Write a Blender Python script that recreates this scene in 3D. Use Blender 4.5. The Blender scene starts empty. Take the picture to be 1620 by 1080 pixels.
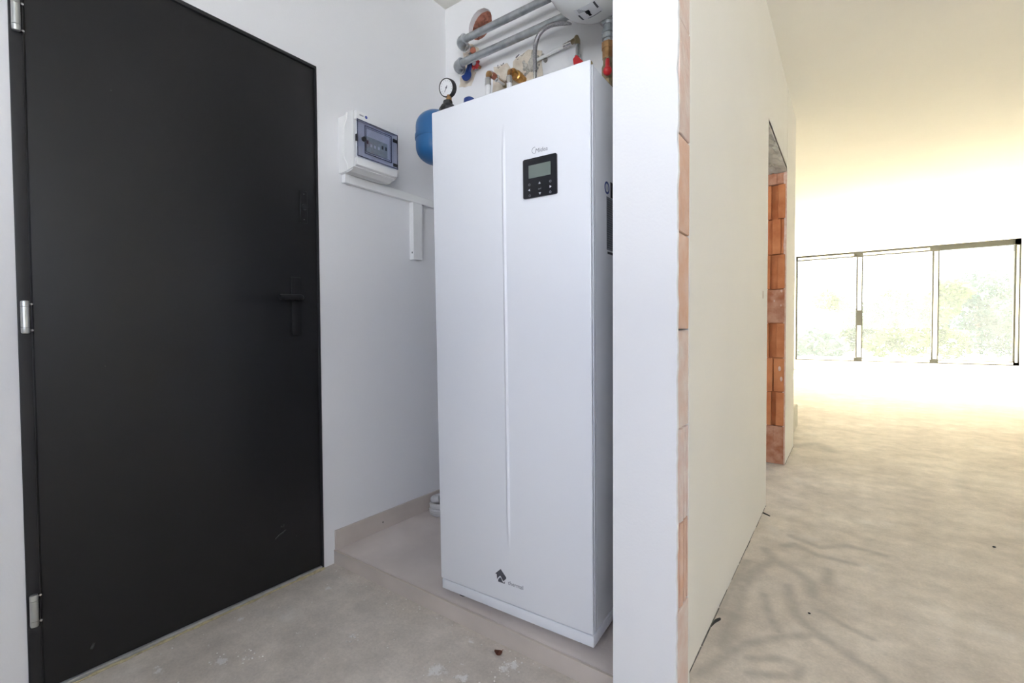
import bpy, bmesh, math, random
import numpy as np
from mathutils import Vector, Matrix, noise

random.seed(7)
sc = bpy.context.scene
col = sc.collection

# ------------------------------------------------------------------ camera, light, exposure
cam_d = bpy.data.cameras.new('camera')
cam_d.sensor_width = 36.0
cam_d.lens = 16.4258
cam_d.clip_start = 0.02
cam_d.clip_end = 300
cam = bpy.data.objects.new('camera', cam_d)
col.objects.link(cam)
cR = Vector((0.81226, 0.58327, -0.00581)); cU = Vector((-0.00948, 0.02315, 0.99969)); cB = Vector((0.58322, -0.81195, 0.02433))
cam.matrix_world = Matrix(((cR.x, cU.x, cB.x, 0), (cR.y, cU.y, cB.y, 0), (cR.z, cU.z, cB.z, 1.0), (0, 0, 0, 1)))
sc.camera = cam

world = bpy.data.worlds.new('sky'); sc.world = world
world.use_nodes = True
bgn = world.node_tree.nodes['Background']
bgn.inputs['Color'].default_value = (0.78, 0.83, 1.0, 1)
bgn.inputs['Strength'].default_value = 2.9

sun_d = bpy.data.lights.new('sun_offscreen', 'SUN')
sun_d.energy = 130.0
sun_d.color = (1.0, 0.945, 0.84)
sun_d.angle = math.radians(0.6)
sun = bpy.data.objects.new('sun_offscreen', sun_d); col.objects.link(sun)
sun.rotation_euler = Vector((0.04, -1.0, -0.97)).to_track_quat('-Z', 'Y').to_euler()
sun.location = (0, 20, 12)

vs = sc.view_settings
vs.view_transform = 'Standard'; vs.look = 'None'; vs.gamma = 1.0; vs.use_curve_mapping = False
vs.exposure = 1.05

# ------------------------------------------------------------------ dimensions (metres)
A = -1.788      # plane of the wall with the black door
YB = 1.887      # rear wall of the niche
ZC = 2.738      # ceiling
B = -0.366      # right face of the partition
PL = -0.487     # left face of the partition
YW = 13.257     # window wall
ZP = 0.058      # top of the plinth

# ------------------------------------------------------------------ materials
def nodes_of(name):
    m = bpy.data.materials.new(name); m.use_nodes = True
    nt = m.node_tree
    return m, nt, nt.nodes, nt.links, nt.nodes['Principled BSDF']

def mat(name, c, rough=0.5, metal=0.0, var=0.0, vscale=6.0, c2=None, bump=0.0, bscale=60.0, spec=None, coat=0.0):
    m, nt, N, L, p = nodes_of(name)
    p.inputs['Roughness'].default_value = rough
    p.inputs['Metallic'].default_value = metal
    if spec is not None: p.inputs['Specular IOR Level'].default_value = spec
    if coat: p.inputs['Coat Weight'].default_value = coat
    tc = N.new('ShaderNodeTexCoord')
    if var > 0 or c2:
        n = N.new('ShaderNodeTexNoise'); n.inputs['Scale'].default_value = vscale; n.inputs['Detail'].default_value = 6
        L.new(tc.outputs['Object'], n.inputs['Vector'])
        r = N.new('ShaderNodeValToRGB')
        d = c2 if c2 else tuple(max(0, v * (1 - var)) for v in c)
        r.color_ramp.elements[0].position = 0.35; r.color_ramp.elements[1].position = 0.65
        r.color_ramp.elements[0].color = (*d, 1); r.color_ramp.elements[1].color = (*c, 1)
        L.new(n.outputs['Fac'], r.inputs['Fac']); L.new(r.outputs['Color'], p.inputs['Base Color'])
    else:
        p.inputs['Base Color'].default_value = (*c, 1)
    if bump > 0:
        n2 = N.new('ShaderNodeTexNoise'); n2.inputs['Scale'].default_value = bscale; n2.inputs['Detail'].default_value = 5
        L.new(tc.outputs['Object'], n2.inputs['Vector'])
        b = N.new('ShaderNodeBump'); b.inputs['Strength'].default_value = bump; b.inputs['Distance'].default_value = 0.01
        L.new(n2.outputs['Fac'], b.inputs['Height']); L.new(b.outputs['Normal'], p.inputs['Normal'])
    return m

def glass_mat(name, tint, gloss=0.08, dust=0.0, dust_col=(0.9, 0.9, 0.88)):
    m = bpy.data.materials.new(name); m.use_nodes = True
    nt = m.node_tree; N = nt.nodes; L = nt.links
    N.clear()
    out = N.new('ShaderNodeOutputMaterial')
    t = N.new('ShaderNodeBsdfTransparent'); t.inputs['Color'].default_value = (*tint, 1)
    g = N.new('ShaderNodeBsdfGlossy'); g.inputs['Roughness'].default_value = 0.03
    mx = N.new('ShaderNodeMixShader'); mx.inputs['Fac'].default_value = gloss
    L.new(t.outputs[0], mx.inputs[1]); L.new(g.outputs[0], mx.inputs[2])
    last = mx
    if dust > 0:
        d = N.new('ShaderNodeBsdfTranslucent'); d.inputs['Color'].default_value = (*dust_col, 1)
        nz = N.new('ShaderNodeTexNoise'); nz.inputs['Scale'].default_value = 3.0; nz.inputs['Detail'].default_value = 6
        tc = N.new('ShaderNodeTexCoord'); L.new(tc.outputs['Object'], nz.inputs['Vector'])
        mr = N.new('ShaderNodeMapRange'); mr.inputs['To Min'].default_value = dust * 0.7; mr.inputs['To Max'].default_value = dust * 1.3
        L.new(nz.outputs['Fac'], mr.inputs['Value'])
        m2 = N.new('ShaderNodeMixShader'); L.new(mr.outputs[0], m2.inputs['Fac'])
        L.new(mx.outputs[0], m2.inputs[1]); L.new(d.outputs[0], m2.inputs[2]); last = m2
    L.new(last.outputs[0], out.inputs['Surface'])
    return m

M = {}
M['wall'] = mat('white_painted_plaster', (0.80, 0.795, 0.80), 0.85, var=0.02, vscale=1.5, bump=0.05, bscale=140)
M['cream'] = mat('cream_warm_light_plaster', (0.80, 0.775, 0.715), 0.85, var=0.03, vscale=1.2, bump=0.05, bscale=90)  # cream partly stands in for warm sunlight bounced from the large room
M['raw'] = mat('raw_plaster_edge', (0.74, 0.70, 0.66), 0.95, c2=(0.56, 0.50, 0.44), vscale=40, bump=0.6, bscale=120)
M['mortar'] = mat('grey_mortar', (0.50, 0.48, 0.43), 0.95, c2=(0.30, 0.28, 0.24), vscale=14, bump=0.5, bscale=60)
M['soffit'] = mat('rough_soffit_plaster', (0.66, 0.64, 0.57), 0.95, c2=(0.46, 0.44, 0.38), vscale=9, bump=0.5, bscale=60)
M['patch'] = mat('beige_filler', (0.74, 0.67, 0.57), 0.95, c2=(0.58, 0.49, 0.39), vscale=22, bump=0.5, bscale=60)
M['clay'] = mat('orange_clay', (0.56, 0.22, 0.085), 0.9, c2=(0.44, 0.145, 0.05), vscale=9, bump=0.25, bscale=70)
M['clay_r'] = mat('dusty_red_clay', (0.50, 0.27, 0.17), 0.95, c2=(0.36, 0.13, 0.06), vscale=18, bump=0.4, bscale=70)
M['clay_p'] = mat('pale_clay', (0.70, 0.50, 0.40), 0.92, c2=(0.66, 0.40, 0.28), vscale=14, bump=0.3, bscale=70)
M['clay_d'] = mat('dusty_clay', (0.70, 0.60, 0.54), 0.95, c2=(0.66, 0.49, 0.42), vscale=18, bump=0.3, bscale=70)
M['black'] = mat('black_door_paint', (0.008, 0.008, 0.0095), 0.42, var=0.25, vscale=3, bump=0.015, bscale=300, spec=0.5)
M['black_f'] = mat('black_frame_paint', (0.014, 0.014, 0.016), 0.5)
M['black_pl'] = mat('black_plastic', (0.02, 0.02, 0.022), 0.4)
M['hw_black'] = mat('door_hardware_black', (0.006, 0.006, 0.007), 0.35)
M['scuff'] = mat('chalky_scuff', (0.07, 0.07, 0.068), 0.9, c2=(0.025, 0.025, 0.025), vscale=60)
M['zinc'] = mat('zinc_hinge', (0.62, 0.64, 0.62), 0.35, 0.9, var=0.1, vscale=30)
M['galv'] = mat('galvanised_steel', (0.46, 0.48, 0.49), 0.42, 0.75, c2=(0.34, 0.36, 0.37), vscale=30)
M['alu'] = mat('aluminium', (0.55, 0.55, 0.53), 0.5, 0.6, var=0.2, vscale=30)
M['foam'] = mat('yellow_foam', (0.60, 0.52, 0.32), 0.95, c2=(0.42, 0.36, 0.22), vscale=60, bump=0.6, bscale=150)
M['enamel'] = mat('white_enamel', (0.77, 0.78, 0.81), 0.38, var=0.01, vscale=2)
M['pvc'] = mat('white_pvc', (0.80, 0.80, 0.79), 0.45)
M['pvc2'] = mat('offwhite_pvc', (0.72, 0.72, 0.71), 0.5)
M['panel'] = mat('black_gloss_panel', (0.008, 0.009, 0.013), 0.15)
M['lcd'] = mat('lcd_grey_green', (0.16, 0.19, 0.17), 0.25)
M['icon'] = mat('pale_print', (0.55, 0.57, 0.6), 0.5)
M['icon2'] = mat('dim_print', (0.16, 0.17, 0.19), 0.5)
M['print'] = mat('dark_grey_print', (0.07, 0.07, 0.085), 0.5)
M['print_l'] = mat('mid_grey_print', (0.22, 0.22, 0.25), 0.5)
M['label_g'] = mat('grey_sticker', (0.26, 0.27, 0.31), 0.6, c2=(0.17, 0.18, 0.21), vscale=90)
M['blue_print'] = mat('blue_print', (0.05, 0.08, 0.30), 0.5)
M['blue'] = mat('blue_vessel_enamel', (0.018, 0.115, 0.29), 0.35)
M['blue_h'] = mat('blue_plastic', (0.015, 0.045, 0.20), 0.4)
M['red_h'] = mat('red_plastic', (0.55, 0.02, 0.025), 0.3)
M['rust'] = mat('rusty_red_cap', (0.36, 0.12, 0.07), 0.5)
M['brass'] = mat('brass', (0.46, 0.27, 0.12), 0.35, 0.8, c2=(0.30, 0.16, 0.07), vscale=40)
M['brass_y'] = mat('yellow_brass', (0.55, 0.30, 0.09), 0.3, 0.8, c2=(0.40, 0.2, 0.06), vscale=40)
M['brass_d'] = mat('dull_brass', (0.30, 0.24, 0.14), 0.45, 0.7)
M['steel'] = mat('braided_steel', (0.42, 0.41, 0.42), 0.4, 0.8, c2=(0.26, 0.25, 0.26), vscale=220)
M['chrome'] = mat('nickel', (0.65, 0.64, 0.63), 0.25, 0.9)
M['tank'] = mat('white_tank_enamel', (0.78, 0.79, 0.77), 0.4)
M['paper'] = mat('white_sticker', (0.75, 0.76, 0.78), 0.6)
M['dial'] = mat('white_dial', (0.82, 0.82, 0.82), 0.5)
M['din'] = mat('breaker_grey', (0.40, 0.46, 0.42), 0.5)
M['din_w'] = mat('breaker_white', (0.72, 0.74, 0.76), 0.5)
M['tile'] = mat('beige_grey_tile', (0.58, 0.51, 0.455), 0.5, c2=(0.51, 0.45, 0.40), vscale=5, bump=0.03, bscale=200)
M['plinth'] = mat('plinth_top_tile', (0.72, 0.64, 0.59), 0.6, c2=(0.61, 0.54, 0.50), vscale=4, bump=0.08, bscale=90)
M['edge'] = mat('pale_edge_grout', (0.60, 0.52, 0.44), 0.8)
M['leaf_b'] = mat('dry_brown_leaf', (0.16, 0.045, 0.018), 0.7, c2=(0.09, 0.025, 0.012), vscale=60)
M['dark_bit'] = mat('dark_membrane', (0.03, 0.03, 0.03), 0.8)
M['joint'] = mat('grey_joint', (0.10, 0.095, 0.085), 0.95, c2=(0.22, 0.21, 0.19), vscale=40)
M['crumb'] = mat('plaster_crumb', (0.78, 0.75, 0.70), 0.95)
M['film'] = mat('protective_film', (0.82, 0.80, 0.72), 0.5, c2=(0.72, 0.70, 0.60), vscale=12)
M['alu_d'] = mat('dark_window_frame', (0.030, 0.030, 0.026), 0.7, 0.0, spec=0.2)
M['pane'] = glass_mat('dusty_glass', (0.92, 0.95, 0.93), 0.03, 0.0065, (0.9, 0.93, 0.9))
M['pane_c'] = glass_mat('clear_glass', (0.97, 0.98, 0.98), 0.05)
M['tint'] = glass_mat('smoked_clear_lid', (0.84, 0.85, 0.91), 0.05)
M['tint_d'] = glass_mat('smoked_lid_rib', (0.42, 0.43, 0.52), 0.06)
M['bark'] = mat('bark', (0.20, 0.15, 0.10), 0.9, c2=(0.12, 0.09, 0.06), vscale=20)
M['paving'] = mat('pale_paving', (0.62, 0.60, 0.55), 0.9, c2=(0.52, 0.50, 0.46), vscale=3)
M['bounce_ground'] = mat('bounce_tuned_paving', (0.19, 0.205, 0.24), 0.95, c2=(0.155, 0.168, 0.195), vscale=3)  # made-up ground colour, blue grey chosen for the light it bounces indoors
M['concrete'] = mat('raw_concrete', (0.64, 0.62, 0.53), 0.95, c2=(0.50, 0.48, 0.41), vscale=16, bump=0.5, bscale=60)
M['hose_w'] = mat('white_ribbed_hose', (0.60, 0.59, 0.58), 0.5)

def leaf_mat(name, c, c2):
    m, nt, N, L, p = nodes_of(name)
    N.remove(p)
    out = N['Material Output']
    oi = N.new('ShaderNodeTexNoise'); oi.inputs['Scale'].default_value = 2.5
    tc = N.new('ShaderNodeTexCoord'); L.new(tc.outputs['Object'], oi.inputs['Vector'])
    r = N.new('ShaderNodeValToRGB'); r.color_ramp.elements[0].color = (*c, 1); r.color_ramp.elements[1].color = (*c2, 1)
    r.color_ramp.elements[0].position = 0.35; r.color_ramp.elements[1].position = 0.65
    L.new(oi.outputs['Fac'], r.inputs['Fac'])
    d = N.new('ShaderNodeBsdfDiffuse'); t = N.new('ShaderNodeBsdfTranslucent'); mx = N.new('ShaderNodeMixShader'); mx.inputs['Fac'].default_value = 0.2
    L.new(r.outputs['Color'], d.inputs['Color']); L.new(r.outputs['Color'], t.inputs['Color'])
    L.new(d.outputs[0], mx.inputs[1]); L.new(t.outputs[0], mx.inputs[2]); L.new(mx.outputs[0], out.inputs['Surface'])
    return m
M['leaf1'] = leaf_mat('leaf_yellow_green', (0.036, 0.052, 0.016), (0.058, 0.072, 0.026))
M['leaf2'] = leaf_mat('leaf_blue_green', (0.018, 0.036, 0.030), (0.028, 0.050, 0.042))
M['leaf3'] = leaf_mat('leaf_mid_green', (0.030, 0.046, 0.023), (0.046, 0.063, 0.033))

def floor_mat():
    m, nt, N, L, p = nodes_of('cement_screed')
    tc = N.new('ShaderNodeTexCoord')
    def nz(scale, detail=6, rough=0.6):
        n = N.new('ShaderNodeTexNoise'); n.inputs['Scale'].default_value = scale; n.inputs['Detail'].default_value = detail
        n.inputs['Roughness'].default_value = rough
        L.new(tc.outputs['Object'], n.inputs['Vector']); return n
    def ramp(src, p0, c0, p1, c1):
        r = N.new('ShaderNodeValToRGB'); r.color_ramp.elements[0].position = p0; r.color_ramp.elements[1].position = p1
        r.color_ramp.elements[0].color = (*c0, 1); r.color_ramp.elements[1].color = (*c1, 1); L.new(src, r.inputs['Fac']); return r
    def mix(kind, fac, a, b):
        x = N.new('ShaderNodeMix'); x.data_type = 'RGBA'; x.blend_type = kind
        if isinstance(fac, float): x.inputs[0].default_value = fac
        else: L.new(fac, x.inputs[0])
        L.new(a, x.inputs[6])
        if isinstance(b, tuple): x.inputs[7].default_value = (*b, 1)
        else: L.new(b, x.inputs[7])
        return x.outputs[2]
    base = ramp(nz(1.3).outputs['Fac'], 0.3, (0.58, 0.52, 0.46), 0.7, (0.71, 0.65, 0.585)).outputs['Color']
    sp = ramp(nz(9, 8, 0.7).outputs['Fac'], 0.35, (0.80, 0.80, 0.79), 0.65, (1.08, 1.07, 1.05)).outputs['Color']
    c = mix('MULTIPLY', 0.75, base, sp)
    fine = ramp(nz(120, 3).outputs['Fac'], 0.3, (0.86, 0.86, 0.85), 0.7, (1.08, 1.08, 1.07)).outputs['Color']
    c = mix('MULTIPLY', 0.6, c, fine)
    c = mix('MULTIPLY', 0.6, c, ramp(nz(4.2, 10, 0.68).outputs['Fac'], 0.38, (0.80, 0.79, 0.78), 0.62, (1.12, 1.12, 1.12)).outputs['Color'])
    wht = ramp(nz(2.6, 9, 0.72).outputs['Fac'], 0.57, (0, 0, 0), 0.74, (0.55, 0.55, 0.55)).outputs['Color']
    c = mix('MIX', wht, c, (0.70, 0.68, 0.64))
    at = N.new('ShaderNodeAttribute'); at.attribute_name = 'stain_shade'
    sep = N.new('ShaderNodeSeparateColor'); L.new(at.outputs['Color'], sep.inputs[0])
    br = nz(26, 6)
    mul = N.new('ShaderNodeMath'); mul.operation = 'MULTIPLY'; L.new(sep.outputs[0], mul.inputs[0])
    mr = N.new('ShaderNodeMapRange'); mr.inputs['From Min'].default_value = 0.3; mr.inputs['From Max'].default_value = 0.6; mr.inputs['To Min'].default_value = 0.55
    L.new(br.outputs['Fac'], mr.inputs['Value']); L.new(mr.outputs[0], mul.inputs[1])
    c = mix('MIX', mul.outputs[0], c, (0.38, 0.35, 0.31))
    # plaster splashes, broken up by noise
    add = N.new('ShaderNodeMath'); add.operation = 'ADD'; L.new(sep.outputs[1], add.inputs[0])
    nb = nz(20, 8, 0.75); nm = N.new('ShaderNodeMapRange'); nm.inputs['From Min'].default_value = 0.32; nm.inputs['From Max'].default_value = 0.68; nm.inputs['To Max'].default_value = 0.8
    L.new(nb.outputs['Fac'], nm.inputs['Value']); L.new(nm.outputs[0], add.inputs[1])
    wr = ramp(add.outputs[0], 0.84, (0, 0, 0), 0.97, (0.8, 0.8, 0.8))
    c = mix('MIX', wr.outputs['Color'], c, (0.74, 0.72, 0.69))
    L.new(c, p.inputs['Base Color'])
    p.inputs['Roughness'].default_value = 0.72
    p.inputs['Specular IOR Level'].default_value = 0.35
    b = N.new('ShaderNodeBump'); b.inputs['Strength'].default_value = 0.12; b.inputs['Distance'].default_value = 0.01
    L.new(nz(70, 6).outputs['Fac'], b.inputs['Height']); L.new(b.outputs['Normal'], p.inputs['Normal'])
    return m
M['floor'] = floor_mat()

# ------------------------------------------------------------------ mesh helpers
def new(): return bmesh.new()

def box(bm, x0, x1, y0, y1, z0, z1, bev=0.0, seg=2):
    c = Matrix.Translation(((x0 + x1) / 2, (y0 + y1) / 2, (z0 + z1) / 2)) @ Matrix.Diagonal((abs(x1 - x0), abs(y1 - y0), abs(z1 - z0), 1))
    r = bmesh.ops.create_cube(bm, size=1, matrix=c)
    if bev > 0:
        es = list({e for v in r['verts'] for e in v.link_edges})
        bmesh.ops.bevel(bm, geom=es, offset=bev, segments=seg, affect='EDGES', profile=0.5)
    return bm

def cyl(bm, p, q, r, r2=None, n=16, caps=True):
    p, q = Vector(p), Vector(q); d = q - p
    m = Matrix.Translation((p + q) / 2) @ d.to_track_quat('Z', 'Y').to_matrix().to_4x4()
    bmesh.ops.create_cone(bm, cap_ends=caps, cap_tris=False, segments=n, radius1=r, radius2=r if r2 is None else r2, depth=d.length, matrix=m)
    return bm

def ball(bm, c, r, n=12, s=(1, 1, 1)):
    bmesh.ops.create_uvsphere(bm, u_segments=n, v_segments=max(6, n // 2 + 2), radius=r, matrix=Matrix.Translation(c) @ Matrix.Diagonal((*s, 1)))
    return bm

def tube(bm, pts, r, n=12, radii=None):
    pts = [Vector(p) for p in pts]; rings = []; up = None
    for i, p in enumerate(pts):
        t = (pts[min(i + 1, len(pts) - 1)] - pts[max(i - 1, 0)]).normalized()
        if up is None:
            up = t.orthogonal().normalized()
        up = (up - t * up.dot(t)).normalized(); s = t.cross(up)
        rr = radii[i] if radii else r
        rings.append([bm.verts.new(p + (up * math.cos(2 * math.pi * k / n) + s * math.sin(2 * math.pi * k / n)) * rr) for k in range(n)])
    for a, b in zip(rings, rings[1:]):
        for k in range(n): bm.faces.new((a[k], a[(k + 1) % n], b[(k + 1) % n], b[k]))
    bm.faces.new(rings[0][::-1]); bm.faces.new(rings[-1])
    return bm

def arc(c, u, v, r, a0, a1, n=8):
    c, u, v = Vector(c), Vector(u), Vector(v)
    return [c + (u * math.cos(a0 + (a1 - a0) * i / n) + v * math.sin(a0 + (a1 - a0) * i / n)) * r for i in range(n + 1)]

def lathe(bm, prof, c=(0, 0, 0), axis=(0, 0, 1), n=32):
    c = Vector(c); ax = Vector(axis).normalized(); u = ax.orthogonal().normalized(); w = ax.cross(u); rings = []
    for r, h in prof:
        if r < 1e-6: rings.append([bm.verts.new(c + ax * h)])
        else: rings.append([bm.verts.new(c + ax * h + (u * math.cos(2 * math.pi * k / n) + w * math.sin(2 * math.pi * k / n)) * r) for k in range(n)])
    for a, b in zip(rings, rings[1:]):
        for k in range(n):
            k2 = (k + 1) % n
            if len(a) == 1: bm.faces.new((a[0], b[k2], b[k]))
            elif len(b) == 1: bm.faces.new((a[k], a[k2], b[0]))
            else: bm.faces.new((a[k], a[k2], b[k2], b[k]))
    return bm

def prism(bm, pts, ext):
    """closed polygon (list of 3D points) extruded by the vector ext"""
    ext = Vector(ext); a = [bm.verts.new(p) for p in pts]; b = [bm.verts.new(Vector(p) + ext) for p in pts]
    bm.faces.new(a); bm.faces.new(b[::-1])
    for i in range(len(a)):
        j = (i + 1) % len(a); bm.faces.new((a[j], a[i], b[i], b[j]))
    return bm

MX = {}
def empty(name, loc, label=None, cat=None, group=None, kind=None, mx=None):
    o = bpy.data.objects.new(name, None); col.objects.link(o)
    m = mx if mx is not None else Matrix.Translation(loc)
    o.matrix_world = m; o.empty_display_size = 0.05
    MX[o.name] = m
    tag(o, label, cat, group, kind)
    return o

def tag(o, label=None, cat=None, group=None, kind=None):
    if label: o['label'] = label
    if cat: o['category'] = cat
    if group: o['group'] = group
    if kind: o['kind'] = kind
    return o

def build(name, bm, material, parent=None, label=None, cat=None, group=None, kind=None, local=False, smooth=40, origin=None):
    """one mesh object; bm is in world space unless local=True (then in the thing's own space)"""
    bmesh.ops.recalc_face_normals(bm, faces=bm.faces)
    root = parent; pm = Matrix.Identity(4); chain = []
    while root is not None:
        chain.append(root); root = root.parent
    if chain: pm = MX[chain[-1].name]
    if parent is None:
        if origin is None:
            vs_ = [v.co for v in bm.verts]
            origin = Vector((sum(v.x for v in vs_) / len(vs_), sum(v.y for v in vs_) / len(vs_), min(v.z for v in vs_)))
        pm = Matrix.Translation(origin)
    if not local: bm.transform(pm.inverted())
    me = bpy.data.meshes.new(name); bm.to_mesh(me); bm.free()
    if smooth:
        me.polygons.foreach_set('use_smooth', [True] * len(me.polygons))
        me.set_sharp_from_angle(angle=math.radians(smooth))
    me.materials.append(M[material])
    o = bpy.data.objects.new(name, me); col.objects.link(o)
    if parent is not None: o.parent = parent
    else: o.matrix_world = pm; MX[o.name] = pm
    tag(o, label, cat, group, kind)
    return o

def share(src, name, loc, parent, material=None):
    """another piece that shares mesh data with src, moved by loc"""
    o = src.copy(); o.name = name; col.objects.link(o); o.parent = parent
    o.location = Vector(src.location) + Vector(loc)
    return o

def text_bm(s, size, origin, right, up, out, depth=0.0006, align='LEFT'):
    cu = bpy.data.curves.new('text', 'FONT'); cu.body = s; cu.size = size; cu.align_x = align; cu.resolution_u = 3
    ob = bpy.data.objects.new('text', cu); col.objects.link(ob)
    dg = bpy.context.evaluated_depsgraph_get()
    me = bpy.data.meshes.new_from_object(ob.evaluated_get(dg))
    bm = new(); bm.from_mesh(me)
    bpy.data.objects.remove(ob); bpy.data.meshes.remove(me); bpy.data.curves.remove(cu)
    r, u, n = Vector(right), Vector(up), Vector(out); o = Vector(origin)
    ext = bmesh.ops.extrude_face_region(bm, geom=list(bm.faces))
    for v in [g for g in ext['geom'] if isinstance(g, bmesh.types.BMVert)]: v.co.z += depth
    for v in bm.verts: v.co = o + r * v.co.x + u * v.co.y + n * v.co.z
    return bm

# ================================================================== THE SETTING
# ---- floor, with wiped dust tracks, painted wall-foot shade and plaster splashes as attributes
tracks = [([(-0.231, 2.453), (-0.187, 2.502), (-0.101, 2.437), (0.034, 2.434)], .022),
 ([(-0.213, 2.594), (-0.094, 2.531), (0.008, 2.627), (0.139, 2.605)], .022),
 ([(-0.295, 2.372), (-0.242, 2.272), (-0.166, 2.232), (-0.114, 2.155), (-0.093, 2.053)], .028),
 ([(-0.258, 2.261), (-0.315, 2.098), (-0.321, 1.93), (-0.31, 1.752), (-0.307, 1.563)], .03),
 ([(-0.343, 2.201), (-0.354, 1.933), (-0.357, 1.741)], .022),  # shade along the partition foot, painted in as a dark stroke
 ([(-0.247, 1.957), (-0.211, 1.822), (-0.175, 1.747)], .018),
 ([(-0.179, 2.082), (-0.144, 1.891), (-0.072, 1.8), (0.038, 1.724), (0.093, 1.673)], .022),
 ([(-0.064, 1.806), (-0.168, 1.715), (-0.243, 1.626), (-0.29, 1.541), (-0.336, 1.399)], .02),
 ([(-0.066, 1.957), (0.0, 1.909), (0.072, 1.875)], .016),
 ([(-0.053, 2.311), (-0.055, 2.196)], .025),
 ([(-0.231, 1.55), (-0.156, 1.603), (-0.101, 1.595), (-0.112, 1.542), (-0.221, 1.48)], .018),
 ([(-0.353, 4.638), (-0.207, 4.802), (-0.093, 4.573)], .06)]
splashes = [(-1.481, .672, .035), (-1.538, .616, .03), (-.971, .961, .05), (-.9, .985, .045), (-.80, 1.11, .035), (-.812, 1.08, .03), (-1.308, .92, .02),
            (-1.477, .822, .02), (-1.45, 1.138, .02), (-1.632, 1.04, .03), (-1.648, .49, .03), (-.99, 1.125, .025), (-1.185, 1.03, .02), (-1.7, .75, .03), (-1.25, 1.15, .02), (-.62, 1.13, .03)]
def build_floor():
    xs = np.unique(np.concatenate([np.linspace(-6.2, -1.80, 6), np.arange(-1.80, 0.45, 0.013), np.linspace(0.45, 3.4, 16)]))
    ys = np.unique(np.concatenate([np.linspace(-1.8, 0.3, 8), np.arange(0.3, 2.8, 0.013), np.linspace(2.8, 5.0, 50), np.linspace(5.0, YW, 18)]))
    gx, gy = np.meshgrid(xs, ys); P = np.stack([gx.ravel(), gy.ravel()], 1)
    st = np.zeros(len(P)); wh = np.zeros(len(P))
    for pl, w in tracks:
        best = np.full(len(P), 9.0)
        for a, b in zip(pl, pl[1:]):
            a = np.array(a); b = np.array(b); d = b - a
            t = np.clip(((P - a) @ d) / (d @ d), 0, 1)
            best = np.minimum(best, np.linalg.norm(P - a - t[:, None] * d, axis=1))
        st = np.maximum(st, np.clip(1.35 - best / w, 0, 1) * 0.8)
    for x, y, r in splashes:
        d = np.hypot(P[:, 0] - x, (P[:, 1] - y) * 1.3)
        wh = np.maximum(wh, np.clip(1.3 - d / r, 0, 1) * 0.55)
    nx, ny = len(xs), len(ys)
    verts = np.column_stack([P, np.zeros(len(P))])
    i = np.arange(nx - 1)[None, :] + nx * np.arange(ny - 1)[:, None]; i = i.ravel()
    faces = np.stack([i, i + 1, i + nx + 1, i + nx], 1)
    me = bpy.data.meshes.new('floor'); me.from_pydata(verts.tolist(), [], faces.tolist())
    at = me.color_attributes.new('stain_shade', 'FLOAT_COLOR', 'POINT')
    c = np.zeros((len(P), 4), 'f'); c[:, 0] = st; c[:, 1] = wh; c[:, 3] = 1
    at.data.foreach_set('color', c.ravel())
    me.materials.append(M['floor'])
    o = bpy.data.objects.new('floor', me); col.objects.link(o)
    tag(o, 'grey cement screed floor with dust tracks, painted wall-foot shade and plaster splashes', kind='structure')
build_floor()

b = box(new(), -6.2, 3.4, -1.8, YW + 0.3, ZC, ZC + 0.2)
build('ceiling', b, 'cream', label='plain cream plastered ceiling', kind='structure')

# ---- wall with the black door
DY0, DY1, DZ = 0.242, 1.117, 2.088
b = new()
box(b, A - .2, A, -1.3, DY0, 0, ZC); box(b, A - .2, A, DY1, YB, 0, ZC); box(b, A - .2, A, DY0, DY1, DZ, ZC)
wall_left = build('wall_left', b, 'wall', label='white painted wall around the black door', kind='structure', smooth=0)

# ---- rear wall of the niche, with a core-drilled hole
def niche_wall():
    bm = new(); x0, x1 = A - .2, PL; hc = Vector((-1.545, 2.568)); n = 36; hr = .076
    rng = random.Random(3)
    rect = [bm.verts.new((x, YB, z)) for x, z in ((x0, 0), (x1, 0), (x1, ZC), (x0, ZC))]
    cir = []
    for k in range(n):
        a = 2 * math.pi * k / n; r = hr * (1 + rng.uniform(-.02, .02)); cir.append(bm.verts.new((hc.x + r * math.cos(a), YB, hc.y + r * math.sin(a))))
    es = [bm.edges.new((rect[i], rect[(i + 1) % 4])) for i in range(4)] + [bm.edges.new((cir[i], cir[(i + 1) % n])) for i in range(n)]
    bmesh.ops.triangle_fill(bm, use_beauty=True, edges=es)
    for f in [f for f in bm.faces if (f.calc_center_median() - Vector((hc.x, YB, hc.y))).length < hr * .8 and all(v in cir for v in f.verts)]:
        bm.faces.remove(f)
    inn = [bm.verts.new((v.co.x, YB + .045, v.co.z)) for v in cir]
    for i in range(n): bm.faces.new((cir[i], cir[(i + 1) % n], inn[(i + 1) % n], inn[i]))
    # the body of the wall behind
    back = [bm.verts.new((v.co.x, YB + .15, v.co.z)) for v in rect]
    for i in range(4): bm.faces.new((rect[i], rect[(i + 1) % 4], back[(i + 1) % 4], back[i]))
    bm.faces.new(back)
    return bm, hc, hr
bm, hc, hr = niche_wall()
bmesh.ops.recalc_face_normals(bm, faces=bm.faces)
wall_back = build('wall_back', bm, 'wall', label='white rear wall of the niche with drilled hole and filler patches', kind='structure', smooth=0)
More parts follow.
